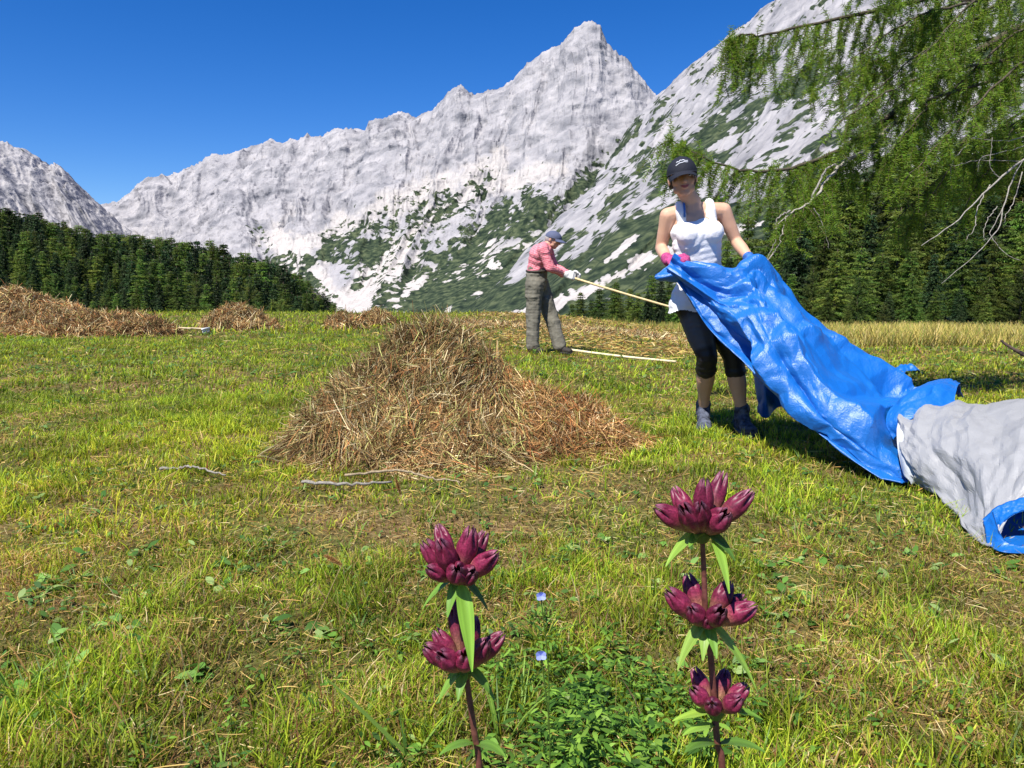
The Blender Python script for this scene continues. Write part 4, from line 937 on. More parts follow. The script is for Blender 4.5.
M_WHITE = mat_tarp('pale_polythene', (.45, .48, .52), .5, .3)
TO = np.array(P(900, 470, 3.5)); TO[2] = g1(TO[0], TO[1])
tarp = empty('tarpaulin', TO); tag(tarp, 'big crumpled blue tarpaulin with grey underside dragged over the grass', 'tarpaulin')
def sheet(nm, mat, secs, nu, nv, fold, parent, thick=.004, clampz=.030, smooth=True):
    """secs: list of cross-sections, each a list of (px,py,Y); lofted smoothly; fold(u,v)->offset along the normal"""
    S = np.array([[tuple(P(*p)) for p in s] for s in secs])       # (ns, k, 3)
    k = S.shape[1]; A = np.stack([spline(S[:, j], nu) for j in range(k)], 1)   # (nu,k,3)
    V = np.stack([spline(A[i], nv) for i in range(nu)])
    u = np.linspace(0, 1, nu)[:, None]+np.zeros((1, nv)); v = np.linspace(0, 1, nv)[None]+np.zeros((nu, 1))
    du = np.gradient(V, axis=0); dv = np.gradient(V, axis=1); n = unit(np.cross(du, dv))
    flip = np.sign((n*np.array([0, -1, .35])).sum(-1).mean()); n = n*flip
    V = V + n*fold(u, v, V)[..., None]
    lo = gz(V[..., 0], V[..., 1]) + clampz; V[..., 2] = np.maximum(V[..., 2], lo)
    du = np.gradient(V, axis=0); dv = np.gradient(V, axis=1); n = unit(np.cross(du, dv))*flip; B = V - n*thick
    Q = grid_quads(nu, nv); Q2 = grid_quads(nu, nv, nu*nv)[:, ::-1]; rim = []
    def strip(a): a = np.asarray(a); rim.append(np.stack([a[:-1], a[1:], a[1:]+nu*nv, a[:-1]+nu*nv], -1))
    idx = np.arange(nu*nv).reshape(nu, nv); strip(idx[0]); strip(idx[-1]); strip(idx[:, 0]); strip(idx[:, -1])
    return mobj(nm, qmesh(nm, np.concatenate([V.reshape(-1, 3), B.reshape(-1, 3)])-TO, np.concatenate([Q, Q2]+rim), smooth=smooth), mat, parent)
def crease(x, y, seed, w=.22):
    """sharp valley/ridge lines like folded plastic"""
    n = noise(x, y, 0, seed); return np.sqrt(np.abs(n)+.002)*1.0 - .45
def facet(x, y, seed):
    """flat triangular facets between random heights: crumpled stiff plastic"""
    x, y = np.broadcast_arrays(np.asarray(x, float), np.asarray(y, float)); s_ = (x+y)*.366; X = x+s_; Y = y+s_; i = np.floor(X); j = np.floor(Y); f = X-i; g = Y-j
    i = i.astype(np.int64); j = j.astype(np.int64); z = np.zeros_like(i); h = lambda a, b: _h(a, b, z, seed)*2-1
    h00, h11 = h(i, j), h(i+1, j+1); up = f > g
    return np.where(up, h00*(1-f)+h(i+1, j)*(f-g)+h11*g, h00*(1-g)+h(i, j+1)*(g-f)+h11*f)
def blue_fold(u, v, V):
    s = u*3.2; edge = sst(v, 0, .06)*(1-sst(v, .94, 1)); gather = np.exp(-((u-.37)/.16)**2)
    # radiating folds from the left hand, long diagonal folds down the sheet
    wu = u + .04*fbm(u*4, v*3, 0, 2, 7); wv = v + .06*fbm(u*3, v*4, 0, 2, 8)
    long_ = (np.abs((wv*3.1 - wu*1.3) % 1 - .5)*2 - .5)*.12*sst(u, .10, .45)*(.5+.8*sst(noise(u*3, v*2, 0, 9), -.4, .4))
    fan = crease(v*6+1.1*u, u*1.5, 502)*.050*gather
    f1 = facet(wu*6+wv*2, wv*2.8-wu*2.0, 503)*.068
    f2 = facet(wu*15+wv*5, wv*8-wu*5, 504)*.018; f3 = facet(wu*34, wv*19, 505)*.006
    return (long_+fan+f1)*(.35+.65*edge) + f2*(.4+.6*edge) + f3
# sections run from the upper/back edge to the lower/front edge
blue = [
 [(675, 256, 4.36), (672, 259, 4.30), (670, 263, 4.28), (670, 267, 4.28), (672, 271, 4.30)],
 [(700, 264, 4.36), (696, 270, 4.27), (693, 278, 4.23), (691, 287, 4.22), (692, 298, 4.24)],
 [(733, 271, 4.36), (727, 279, 4.22), (722, 292, 4.16), (716, 308, 4.14), (712, 327, 4.18)],
 [(758, 258, 4.42), (757, 272, 4.22), (755, 297, 4.06), (748, 330, 4.02), (745, 358, 4.06)],
 [(783, 276, 4.40), (781, 297, 4.14), (778, 325, 3.93), (770, 360, 3.86), (768, 381, 3.92)],
 [(809, 311, 4.36), (806, 330, 4.08), (802, 355, 3.83), (794, 388, 3.74), (792, 404, 3.82)],
 [(845, 343, 4.34), (841, 362, 4.05), (834, 385, 3.74), (824, 418, 3.60), (822, 432, 3.66)],
 [(882, 368, 4.30), (878, 384, 4.02), (870, 405, 3.72), (858, 440, 3.52), (852, 452, 3.55)],
 [(908, 392, 4.24), (908, 404, 4.00), (902, 425, 3.70), (889, 462, 3.46), (884, 474, 3.46)],
 [(938, 398, 4.15), (940, 412, 3.95), (930, 440, 3.68), (915, 480, 3.42), (908, 488, 3.38)],
]
bs = sheet('blue_sheet', M_BLUE, blue, 190, 110, blue_fold, tarp, smooth=False)
# turned-up rim along the lower edge with its pale reverse
rim = [[(675, 270, 4.31), (671, 272, 4.29), (674, 276, 4.32)], [(695, 297, 4.26), (690, 299, 4.22), (694, 305, 4.27)], [(714, 324, 4.20), (709, 329, 4.16), (715, 333, 4.22)],
       [(748, 354, 4.08), (742, 361, 4.03), (750, 364, 4.10)], [(794, 400, 3.84), (788, 407, 3.78), (797, 409, 3.86)], [(853, 449, 3.57), (848, 457, 3.52), (858, 457, 3.58)], [(905, 484, 3.41), (902, 492, 3.36), (910, 490, 3.4)]]
sheet('rolled_edge', M_BLUE, rim, 160, 14, lambda u, v, V: .006*fbm(u*30, v*2, 0, 3, 5), tarp, .003)
# dark inner face hanging just behind the edge
inner = [[(680, 262, 4.34), (676, 276, 4.34)], [(700, 275, 4.36), (693, 306, 4.34)], [(735, 300, 4.34), (716, 336, 4.30)], [(775, 330, 4.22), (750, 366, 4.16)], [(830, 370, 4.05), (797, 411, 3.94)], [(890, 420, 3.85), (860, 459, 3.66)], [(930, 450, 3.75), (912, 492, 3.5)]]
sheet('underside', mat_tarp('dark_grey_polythene', (.14, .15, .17), .55, .4), inner, 120, 12, lambda u, v, V: .02*crease(u*8, v*2, 9), tarp, .003)
# loose corner poking out beside the right glove
corner = [[(656, 275, 4.28), (655, 278, 4.27), (660, 281, 4.28)], [(664, 269, 4.30), (665, 276, 4.24), (672, 282, 4.28)], [(676, 264, 4.32), (678, 274, 4.24), (686, 283, 4.28)], [(690, 266, 4.34), (692, 276, 4.26), (698, 288, 4.28)]]
sheet('corner_flap', M_BLUE, corner, 40, 20, lambda u, v, V: .010*crease(u*5, v*3, 19), tarp, .004)
# dark fold hanging behind her legs
hang = [[(752, 372, 4.72), (757, 392, 4.70), (758, 412, 4.74)], [(762, 368, 4.62), (765, 392, 4.58), (766, 418, 4.64)], [(772, 368, 4.66), (775, 390, 4.62), (777, 408, 4.68)], [(790, 375, 4.5), (795, 390, 4.45), (800, 400, 4.5)]]
sheet('hanging_fold', M_BLUE, hang, 40, 40, lambda u, v, V: .015*crease(u*5, v*2, 29), tarp, .004)
# blue roll lying over the start of the grey part
roll = [
 [(893, 440, 3.62), (886, 424, 3.66), (890, 408, 3.72), (905, 398, 3.84), (915, 396, 3.98), (920, 404, 4.1)],
 [(905, 425, 3.58), (902, 410, 3.64), (910, 394, 3.74), (926, 385, 3.88), (938, 384, 4.0), (942, 396, 4.1)],
 [(925, 413, 3.60), (925, 400, 3.66), (933, 386, 3.76), (945, 380, 3.90), (952, 381, 4.0), (955, 394, 4.1)],
 [(955, 408, 3.66), (955, 398, 3.70), (957, 388, 3.80), (959, 384, 3.92), (960, 386, 4.0), (962, 398, 4.06)]]
sheet('folded_flap', M_BLUE, roll, 60, 60, lambda u, v, V: .016*crease(u*4+v*2, v*5, 39)+.005*fbm(u*12, v*14, 0, 3, 3), tarp, .004)
# grey reverse: a broad half tube opening towards the right
grey = [
 [(936, 420, 3.98), (912, 412, 3.85), (899, 420, 3.70), (897, 440, 3.55), (903, 462, 3.44), (912, 482, 3.36)],
 [(952, 411, 3.92), (934, 404, 3.78), (917, 415, 3.58), (915, 444, 3.40), (925, 478, 3.26), (934, 500, 3.18)],
 [(985, 408, 3.82), (975, 401, 3.66), (957, 414, 3.38), (950, 452, 3.16), (954, 502, 2.95), (962, 527, 2.78)],
 [(1030, 410, 3.72), (1020, 401, 3.55), (1003, 415, 3.22), (990, 460, 2.92), (984, 520, 2.66), (988, 549, 2.535)],
 [(1085, 410, 3.62), (1080, 402, 3.42), (1066, 416, 3.06), (1048, 450, 2.80), (1034, 482, 2.68), (1022, 500, 2.645)],
 [(1150, 412, 3.50), (1145, 402, 3.30), (1130, 416, 2.95), (1115, 440, 2.78), (1095, 470, 2.66), (1075, 486, 2.62)]]
def grey_fold(u, v, V):
    wu = u + .03*fbm(u*4, v*3, 0, 2, 17); wv = v + .04*fbm(u*3, v*4, 0, 2, 18)
    return facet(wu*4+wv*2, wv*3.2-wu, 601)*.036*sst(v, 0, .1)*(1-sst(v, .8, 1)) + facet(wu*11-wv*3, wv*8+wu*2, 602)*.018*(1-.7*sst(v, .85, 1)) + facet(wu*28, wv*24+wu*4, 603)*.007
sheet('grey_sheet', M_GREY, grey, 130, 100, grey_fold, tarp, smooth=False)
# blue hem band round the open end, with its dark blue inside
band = [[(983, 519, 2.66), (985, 535, 2.59), (989, 549, 2.54), (1002, 556, 2.46), (1030, 556, 2.45), (1075, 552, 2.44)],
        [(993, 512, 2.64), (998, 529, 2.56), (1004, 539, 2.52), (1014, 545, 2.50), (1034, 546, 2.49), (1078, 542, 2.49)]]
sheet('hem', M_BLUE, band, 10, 60, lambda u, v, V: .003*fbm(u*6, v*20, 0, 2, 3), tarp, .004)
top = [[(983, 520, 2.655), (996, 508, 2.65), (1010, 502, 2.64), (1030, 496, 2.62), (1075, 484, 2.60)],
       [(999, 534, 2.58), (1006, 521, 2.585), (1016, 514, 2.585), (1034, 508, 2.57), (1078, 498, 2.55)]]
sheet('hem', M_BLUE, top, 12, 60, lambda u, v, V: .003*fbm(u*6, v*20, 0, 2, 8)+.004, tarp, .004)
ins = [[(990, 516, 2.80), (1010, 508, 2.80), (1034, 503, 2.78), (1080, 496, 2.76)], [(992, 535, 2.84), (1012, 530, 2.86), (1036, 526, 2.86), (1080, 520, 2.84)], [(998, 546, 2.56), (1012, 549, 2.52), (1034, 549, 2.50), (1080, 545, 2.5)]]
sheet('inner_face', M_BLUE, ins, 20, 30, lambda u, v, V: .006*crease(u*2, v*5, 77), tarp, .003)
# pale strip where the two layers part
strip = [[(905, 470, 3.40), (912, 486, 3.345)], [(900, 448, 3.46), (918, 476, 3.33)], [(897, 430, 3.56), (912, 450, 3.44)], [(901, 414, 3.70), (908, 425, 3.6)]]
sheet('pale_lining', M_WHITE, [[a, ((a[0]+b[0])/2-1, (a[1]+b[1])/2, (a[2]+b[2])/2-.02), b] for a, b in strip], 30, 10, lambda u, v, V: 0*u+.012, tarp, .003)
# small blue scrap lying behind it
q = G(906, 374); B = Acc(); n, m = 26, 20; U_, V_ = np.meshgrid(np.linspace(-1, 1, n), np.linspace(-1, 1, m), indexing='ij')
z = .07*np.clip(1-U_**2-V_**2*.6, 0, 1)**.6*(1+.7*ridged(U_*1.5, V_*1.5, 0, 3, 3)); xx = q.x+U_*.15; yy = q.y+V_*.14
B.add(np.stack([xx-q.x, yy-q.y, gz(xx, yy)-q.z+z+.004], -1), grid_quads(n, m), (1, 1, 1))
tag(mobj('cloth_bundle', B.mesh('cloth_bundle'), M_BLUE, loc=q), 'small dark blue bundle on the grass behind the tarpaulin', 'bundle')
# ================================================================== THE BIG LARCH OVERHANGING ON THE RIGHT
LX, LY = 5.9, 7.2
LO = np.array([LX, LY, g1(LX, LY)])
larch = empty('larch_tree', LO); tag(larch, 'big overhanging larch with drooping green twigs at the right edge', 'larch tree')
a = Acc(); tube(a, [V3(0, 0, -.2), V3(0, 0, .1), V3(.02, 0, 1.5), V3(.05, 0, 4), V3(.0, .05, 7.5), V3(.02, 0, 11)], [.34, .26, .21, .18, .12, .05], (.11, .085, .07), 14); mobj('trunk', a.mesh('trunk'), M_BARK, larch)
r = np.random.default_rng(77)
NP, ND, NL, NC = [], [], [], []; barkA = Acc()
def twig(p0, d0, L, green=1.0, rad=.0028, sub=True):
    n = max(4, int(L/.05)); p = np.array(p0, float); d = unit(np.array(d0, float)); pts = [p.copy()]; tone = r.uniform(.65, 1.35)
    for i in range(n):
        d = unit(d + V3(0, 0, -.42)*(1-abs(d[2]))*1.2 + r.normal(size=3)*.10 + V3(0, 0, -.05)); p = p + d*L/n; pts.append(p.copy())
    pts = np.array(pts); tube(barkA, pts, np.linspace(rad, rad*.35, len(pts)), (.13, .10, .06), 3, cap=False)
    if green > 0:
        m = max(3, int(L/.0135)); tt = np.linspace(.03, 1, m); seg = tt*(len(pts)-1); i = np.minimum(seg.astype(int), len(pts)-2); f = (seg-i)[:, None]
        q = pts[i]*(1-f)+pts[i+1]*f; keep = r.random(m) < green; q = q[keep]; td = unit(pts[i+1]-pts[i])[keep]
        for k in range(8):
            v = r.normal(size=q.shape); v -= (v*td).sum(-1, keepdims=True)*td*.8; v = unit(unit(v)+td*.35)
            NP.append(q); ND.append(v); NL.append(r.uniform(.018, .034, len(q))); NC.append(np.full(len(q), tone)*r.uniform(.8, 1.2, len(q)))
    if sub and L > .28:
        for j in range(int(L*4)):
            i = r.integers(1, len(pts)-1); v = unit(r.normal(size=3)*V3(1, 1, .4)); twig(pts[i], unit(v*.8+(pts[i+1]-pts[i])*3), L*r.uniform(.18, .45), green, rad*.6, False)
def bough(ctrl, r0, nside, tl, hang=.7, green=.95, start=.0, col=(.075, .062, .045), bare=0, tipr=.004):
    pts = spline(ctrl, 40); pts[1:-1] += r.normal(size=(38, 3))*.005; tube(barkA, pts, np.linspace(r0*.62, tipr, 40)**1.0*np.linspace(1, .75, 40), col, 7)
    for k in range(nside):
        if k % 2 == 0:
            i = int(r.integers(4, 39)); twig(pts[i], unit(r.normal(size=3)+(pts[min(i+1, 39)]-pts[i-1])*6), r.uniform(.06, .16), green, .002, False)
        t = start+(1-start)*r.random()**.85; i = min(int(t*39), 38); T = unit(pts[i+1]-pts[i]); s = unit(np.cross(T, V3(0, 0, 1)))*r.choice([-1, 1])
        d = unit(s*r.uniform(.2, 1.0)*(1-hang*.4)+T*r.uniform(-.1, .7)+V3(0, 0, -hang*r.uniform(.3, 1.5)+r.uniform(0, .4)))
        L = tl*r.uniform(.35, 1.25)*(1-.55*t)
        twig(pts[i], d, L, green if r.random() > bare else 0)
def PP(l): return [P(*q) for q in l]
# the named boughs of the picture
bough(PP([(1180, -110, 7.0), (1080, -50, 6.6), (1000, -18, 6.2), (930, -2, 6.0), (870, 12, 5.8), (815, 24, 5.65), (770, 34, 5.55), (740, 36, 5.5), (726, 41, 5.45)]), .045, 150, .74, 1.45)
bough(PP([(1180, -60, 7.0), (1060, 5, 6.3), (1000, 38, 6.1), (949, 66, 5.95), (905, 104, 5.8), (868, 130, 5.7), (846, 146, 5.6), (812, 162, 5.5), (780, 170, 5.4), (747, 170, 5.35), (715, 162, 5.3), (690, 150, 5.28), (664, 136, 5.25)]), .05, 230, .62, .8)
bough(PP([(905, 112, 5.8), (868, 148, 5.6), (848, 160, 5.5), (829, 176, 5.4), (816, 196, 5.3), (800, 208, 5.25), (786, 216, 5.2), (775, 229, 5.15)]), .030, 46, .50, .9, .9, .25, (.30, .27, .24))
bough(PP([(786, 216, 5.2), (780, 240, 5.15), (772, 256, 5.12), (764, 262, 5.1)]), .006, 6, .2, .5, .6, .2, (.35, .31, .28))
for k in range(10):   # dense crown in the upper right
    px0, py0 = r.uniform(880, 1120), r.uniform(-90, 150); Y0 = r.uniform(5.3, 7.2); ex = px0-r.uniform(50, 170); ey = py0+r.uniform(20, 110)
    if ey > 205 or ex < 800+.35*max(0, ey-60)*0 or (ex < 830 and ey > 60): ex = max(ex, 845)
    c = PP([(1190, min(py0-60, 60), 7.0), ((1190+px0)/2, (py0-25), (7+Y0)/2), (px0, py0, Y0), ((px0+ex)/2, (py0+ey)/2-6, Y0-.15), (ex, ey, Y0-.3)])
    bough(c, .028, 36, .62, .95, .95, .35)
for (x0, y0, x1, y1, Y0) in [(1030, 60, 930, 200, 5.6), (1060, 90, 880, 235, 5.9), (1040, 20, 860, 190, 5.6), (1050, -20, 850, 110, 5.4), (980, 0, 850, 60, 5.6), (1060, 40, 905, 180, 5.2), (1040, 110, 960, 215, 5.8), (960, 90, 885, 160, 5.3), (1000, 130, 905, 225, 6.3)]:
    bough(PP([(1190, y0-50, 7.0), (x0, y0, Y0+.4), ((x0+x1)/2, (y0+y1)/2-12, Y0+.1), (x1, y1, Y0)]), .026, 42, .60, 1.0, .95, .35)
for k in range(10):    # upper boughs above the frame that throw the shade
    a_ = r.uniform(0, 2*PI); z = r.uniform(4.2, 7.5); L = r.uniform(1.6, 2.6)*(1-.05*z)+.6
    if -2.7 < a_-PI*0 < 0: pass
    b0 = V3(LX, LY, z); e = b0+V3(math.cos(a_)*L, math.sin(a_)*L, -.5); bough([b0, (b0+e)/2+V3(0, 0, .15), e], .035, 34, .6, .9, .8, .2)
nb_ = Acc(); NP = np.concatenate(NP); ND = np.concatenate(ND); NL = np.concatenate(NL); NC = np.concatenate(NC)
print('NEEDLES', len(NP))
c = np.array([.15, .27, .028])*NC[:, None]*np.stack([r.uniform(.8, 1.4, len(NP)), np.ones(len(NP)), r.uniform(.7, 1.2, len(NP))], -1)
ribbons(nb_, NP, ND, rand_perp(ND, r), NL, r.uniform(.003, .005, len(NP)), (1, .4), np.zeros_like(ND), c)
mobj('needles', nb_.mesh('needles', smooth=False, origin=LO), M_GRASS, larch)
mobj('branches', barkA.mesh('branches', origin=LO), M_BARK, larch)
# bare dead twigs
dead = Acc()
def dtw(l, r0=.008, r1=.002):
    p = spline(PP(l), 22); p[1:-1] += r.normal(size=(20, 3))*.003; tube(dead, p, np.linspace(r0*.75, r1*.8, 22), (.26, .24, .215), 5)
z5 = lambda *l: [(640+x/2.328, y/2.328, Y) for x, y, Y in l]
dtw(z5((960, 330, 6.2), (890, 375, 5.6), (840, 415, 5.3), (790, 460, 5.2), (730, 520, 5.1), (655, 572, 5.0)), .013, .003)
dtw(z5((890, 375, 5.6), (862, 430, 5.4), (850, 470, 5.3), (835, 530, 5.2), (808, 565, 5.2), (760, 610, 5.2), (702, 660, 5.15)), .008, .002)
dtw(z5((850, 470, 5.3), (822, 530, 5.3), (816, 545, 5.3), (850, 590, 5.25), (885, 606, 5.2)), .005)
dtw(z5((840, 415, 5.3), (815, 390, 5.3), (820, 320, 5.3)), .005); dtw(z5((815, 430, 5.3), (788, 480, 5.25), (778, 530, 5.2), (758, 560, 5.2)), .006)
dtw(z5((890, 375, 5.6), (780, 375, 5.4), (735, 385, 5.3), (705, 380, 5.3)), .004); dtw(z5((765, 335, 5.5), (735, 365, 5.4), (722, 400, 5.4), (726, 440, 5.4)), .006)
dtw(z5((960, 290, 6.0), (870, 325, 5.6), (800, 325, 5.4), (700, 310, 5.3), (672, 290, 5.3)), .006); dtw(z5((960, 300, 6), (880, 345, 5.6), (800, 365, 5.4), (785, 400, 5.4)), .005)
dtw(z5((890, 400, 5.5), (870, 470, 5.4), (852, 500, 5.3), (848, 520, 5.3)), .005); dtw(z5((832, 480, 5.3), (805, 520, 5.25), (800, 560, 5.2)), .004)
dtw(z5((400, 465, 5.3), (430, 400, 5.35), (470, 375, 5.4), (530, 350, 5.5)), .011, .005); dtw(z5((470, 375, 5.4), (462, 350, 5.4), (475, 335, 5.4)), .004)
dtw(z5((405, 485, 5.2), (425, 520, 5.2), (440, 580, 5.2)), .004); dtw(z5((318, 520, 5.2), (315, 560, 5.15), (292, 608, 5.1)), .004)
dtw(z5((350, 490, 5.2), (320, 510, 5.2), (318, 540, 5.2)), .010, .004); dtw(z5((600, 250, 5.6), (560, 270, 5.5), (530, 280, 5.5)), .006)
mobj('dead_twigs', dead.mesh('dead_twigs', origin=LO), M_BARK, larch)
# ================================================================== GENTIANS IN THE FOREGROUND
def mat_petal():
    m, nt, out = nodes('gentian_petal'); a = N(nt, 'ShaderNodeAttribute', attribute_name='col'); tc = N(nt, 'ShaderNodeTexCoord')
    n = N(nt, 'ShaderNodeTexNoise'); n.inputs['Scale'].default_value = 500; n.inputs['Detail'].default_value = 3; nt.links.new(tc.outputs['Object'], n.inputs['Vector'])
    r_ = N(nt, 'ShaderNodeMapRange'); r_.inputs['From Min'].default_value = .35; r_.inputs['From Max'].default_value = .65; r_.inputs['To Min'].default_value = .65; r_.inputs['To Max'].default_value = 1.25
    nt.links.new(n.outputs['Fac'], r_.inputs['Value']); v = N(nt, 'ShaderNodeVectorMath', operation='SCALE'); nt.links.new(a.outputs['Color'], v.inputs[0]); nt.links.new(r_.outputs[0], v.inputs['Scale'])
    b = N(nt, 'ShaderNodeBsdfPrincipled'); b.inputs['Roughness'].default_value = .42; b.inputs['Specular IOR Level'].default_value = .4; nt.links.new(v.outputs[0], b.inputs['Base Color'])
    t = N(nt, 'ShaderNodeBsdfTranslucent'); nt.links.new(v.outputs[0], t.inputs['Color']); mx = N(nt, 'ShaderNodeMixShader'); mx.inputs[0].default_value = .3
    nt.links.new(b.outputs[0], mx.inputs[1]); nt.links.new(t.outputs[0], mx.inputs[2]); nt.links.new(mx.outputs[0], out.inputs[0]); return m
M_PETAL = mat_petal(); M_FLEAF = mat_vcol('gentian_leaf', .45, .4, .3)
rf = np.random.default_rng(21)
def blossom(par, base, d, L, R, org, opening=.5):
    """a swollen bell: pale base, purple lobes that stand up and lean together"""
    nu, nv = 22, 36; t = np.linspace(0, 1, nu)[:, None]; th = (np.arange(nv)/nv*2*PI)[None]; ph = rf.uniform(0, 6.28)
    lob = np.abs(np.cos(2.5*(th+ph)))            # six lobes
    ln = 1 + .30*(lob-.5)*sst(t, .60, 1)
    prof = np.interp(t, [0, .08, .3, .55, .72, .88, 1], [.24, .44, .76, 1.0, 1.02, .74+.08*opening, .14+.34*opening])
    rr = R*1.12*prof*(1 + .07*(lob-.6)*sst(t, .25, .8)); L = L*1.0; 
    d = unit(np.asarray(d)); A = unit(np.cross(d, [.3, .1, 1] if abs(d[2]) < .9 else [1, 0, 0])); Bv = np.cross(d, A)
    z = t*L*ln; V = base + z[..., None]*d + (rr*np.cos(th))[..., None]*A + (rr*np.sin(th))[..., None]*Bv
    c1 = np.array([.50, .27, .16]); c2 = np.array([.31, .034, .09]); c3 = np.array([.16, .013, .05]); tone = rf.uniform(.75, 1.25)
    k = sst(t, .15, .70)+0*th; k2 = sst(t, .45, .95)*(.4+.6*lob); vein = .88+.12*np.cos(25*th)*sst(t, .1, .5)
    C = (c1*(1-k[..., None])+c2*k[..., None])*(1-.7*k2[..., None])+c3*.7*k2[..., None]; C = C*tone*vein[..., None]
    edge = sst(t, .90, 1)[..., None]*(lob[..., None] > .5); C = C*(1-.5*edge)+np.array([.62, .30, .42])*.5*edge
    a = Acc(); a.add(V, grid_quads(nu, nv, 0, True), C.reshape(-1, 3))
    # inner wall
    Vi = base + (z[8:]*.985)[..., None]*d + ((rr[8:]*.90)*np.cos(th))[..., None]*A + ((rr[8:]*.90)*np.sin(th))[..., None]*Bv
    m = nu-8; a.add(Vi, grid_quads(m, nv, 0, True)[:, ::-1], (C[8:]*.85).reshape(-1, 3))
    a.V.append(np.zeros((0, 3))); a.Q.append(np.array([[ (nu-1)*nv+j, (nu-1)*nv+(j+1) % nv, nu*nv+(m-1)*nv+(j+1) % nv, nu*nv+(m-1)*nv+j] for j in range(nv)])); a.C.append(np.zeros((0, 3)))
    return mobj('blossom', a.mesh('blossom', origin=org), M_PETAL, par)
def leaf(par, base, d, L, W, org, droop=.5, col=(.13, .26, .035), fold=.25, twist=0.0):
    n, m = 18, 9; t = np.linspace(0, 1, n)[:, None]; s = np.linspace(-1, 1, m)[None]; d = unit(np.asarray(d, float)); lat = unit(np.cross(d, [0, 0, 1])); up = np.cross(lat, d)
    lat = lat*math.cos(twist)+up*math.sin(twist); up = np.cross(lat, d)
    w = W*np.sin(PI*np.clip(t, .02, 1)**.75)**.9*(1-.15*t)+.0008
    c = base + (t*L)[..., None]*d + (-(t**2)*L*droop)[..., None]*np.array([0, 0, 1.]) 
    V = c + (w*s)[..., None]*lat + (np.abs(s)*w*fold)[..., None]*up + (.03*L*np.sin(t*9)*s**2)[..., None]*up*.3
    vein = 1-.22*np.exp(-(s*6)**2)+.10*np.cos(s*12); C = np.array(col)*(vein*(1+.25*t))[..., None]*rf.uniform(.85, 1.15)
    a = Acc(); a.add(V, grid_quads(n, m), C.reshape(-1, 3)); return mobj('leaf', a.mesh('leaf', origin=org), M_FLEAF, par)
def gentian(label, base, stem, whorls, leaves):
    """stem: world points; whorls: (centre, [(dir, L, R, offset)]); leaves: (point, dir, L, W, droop)"""
    o = empty('gentian_plant', base); a = Acc(); sp = spline(stem, 40); tube(a, sp-base, np.linspace(.0042, .0026, 40), (.13, .045, .035), 10)
    mobj('stem', a.mesh('stem'), mat_vcol('gentian_stem', .5, .4, fine=200), o)
    for c, fl in whorls:
        c = np.asarray(c)
        for d, L, R, off in fl: blossom(o, c+np.asarray(off), d, L, R, base, rf.uniform(.2, .9))
        a = Acc(); n, m = 8, 14; th = np.arange(m)/m*2*PI; tt = np.linspace(0, 1, n)[:, None]; rr = .006+.004*np.sin(tt*PI)+0*th
        V = c + np.stack([rr*np.cos(th), rr*np.sin(th), -.012+.022*tt+0*th], -1); a.add(V-base, grid_quads(n, m, 0, True), (.12, .19, .04)); mobj('calyx', a.mesh('calyx'), M_FLEAF, o)
    for p, d, L, W, dr, *rest in leaves: leaf(o, np.asarray(p), d, L, W, base, dr, *rest)
    return tag(o, label, 'gentian flower')
def spray(specs, tilt=0):
    """(px offset direction x, y towards camera, z, L, R) list"""
    return [(V3(x*1.05, y*.95, z*1.02+.12), L*rf.uniform(.85, 1.12), R*.88, V3(x*.010, y*.010, abs(z)*.002)) for x, y, z, L, R in specs]
Yr = .78
def W(px, py, Y=Yr): return A_(px, py, Y)
k = Yr/768
c1, c2, c3 = W(702, 531), W(706, 622), W(716, 708)
bx = c3[0]+.012; base = V3(bx, Yr, g1(bx, Yr))
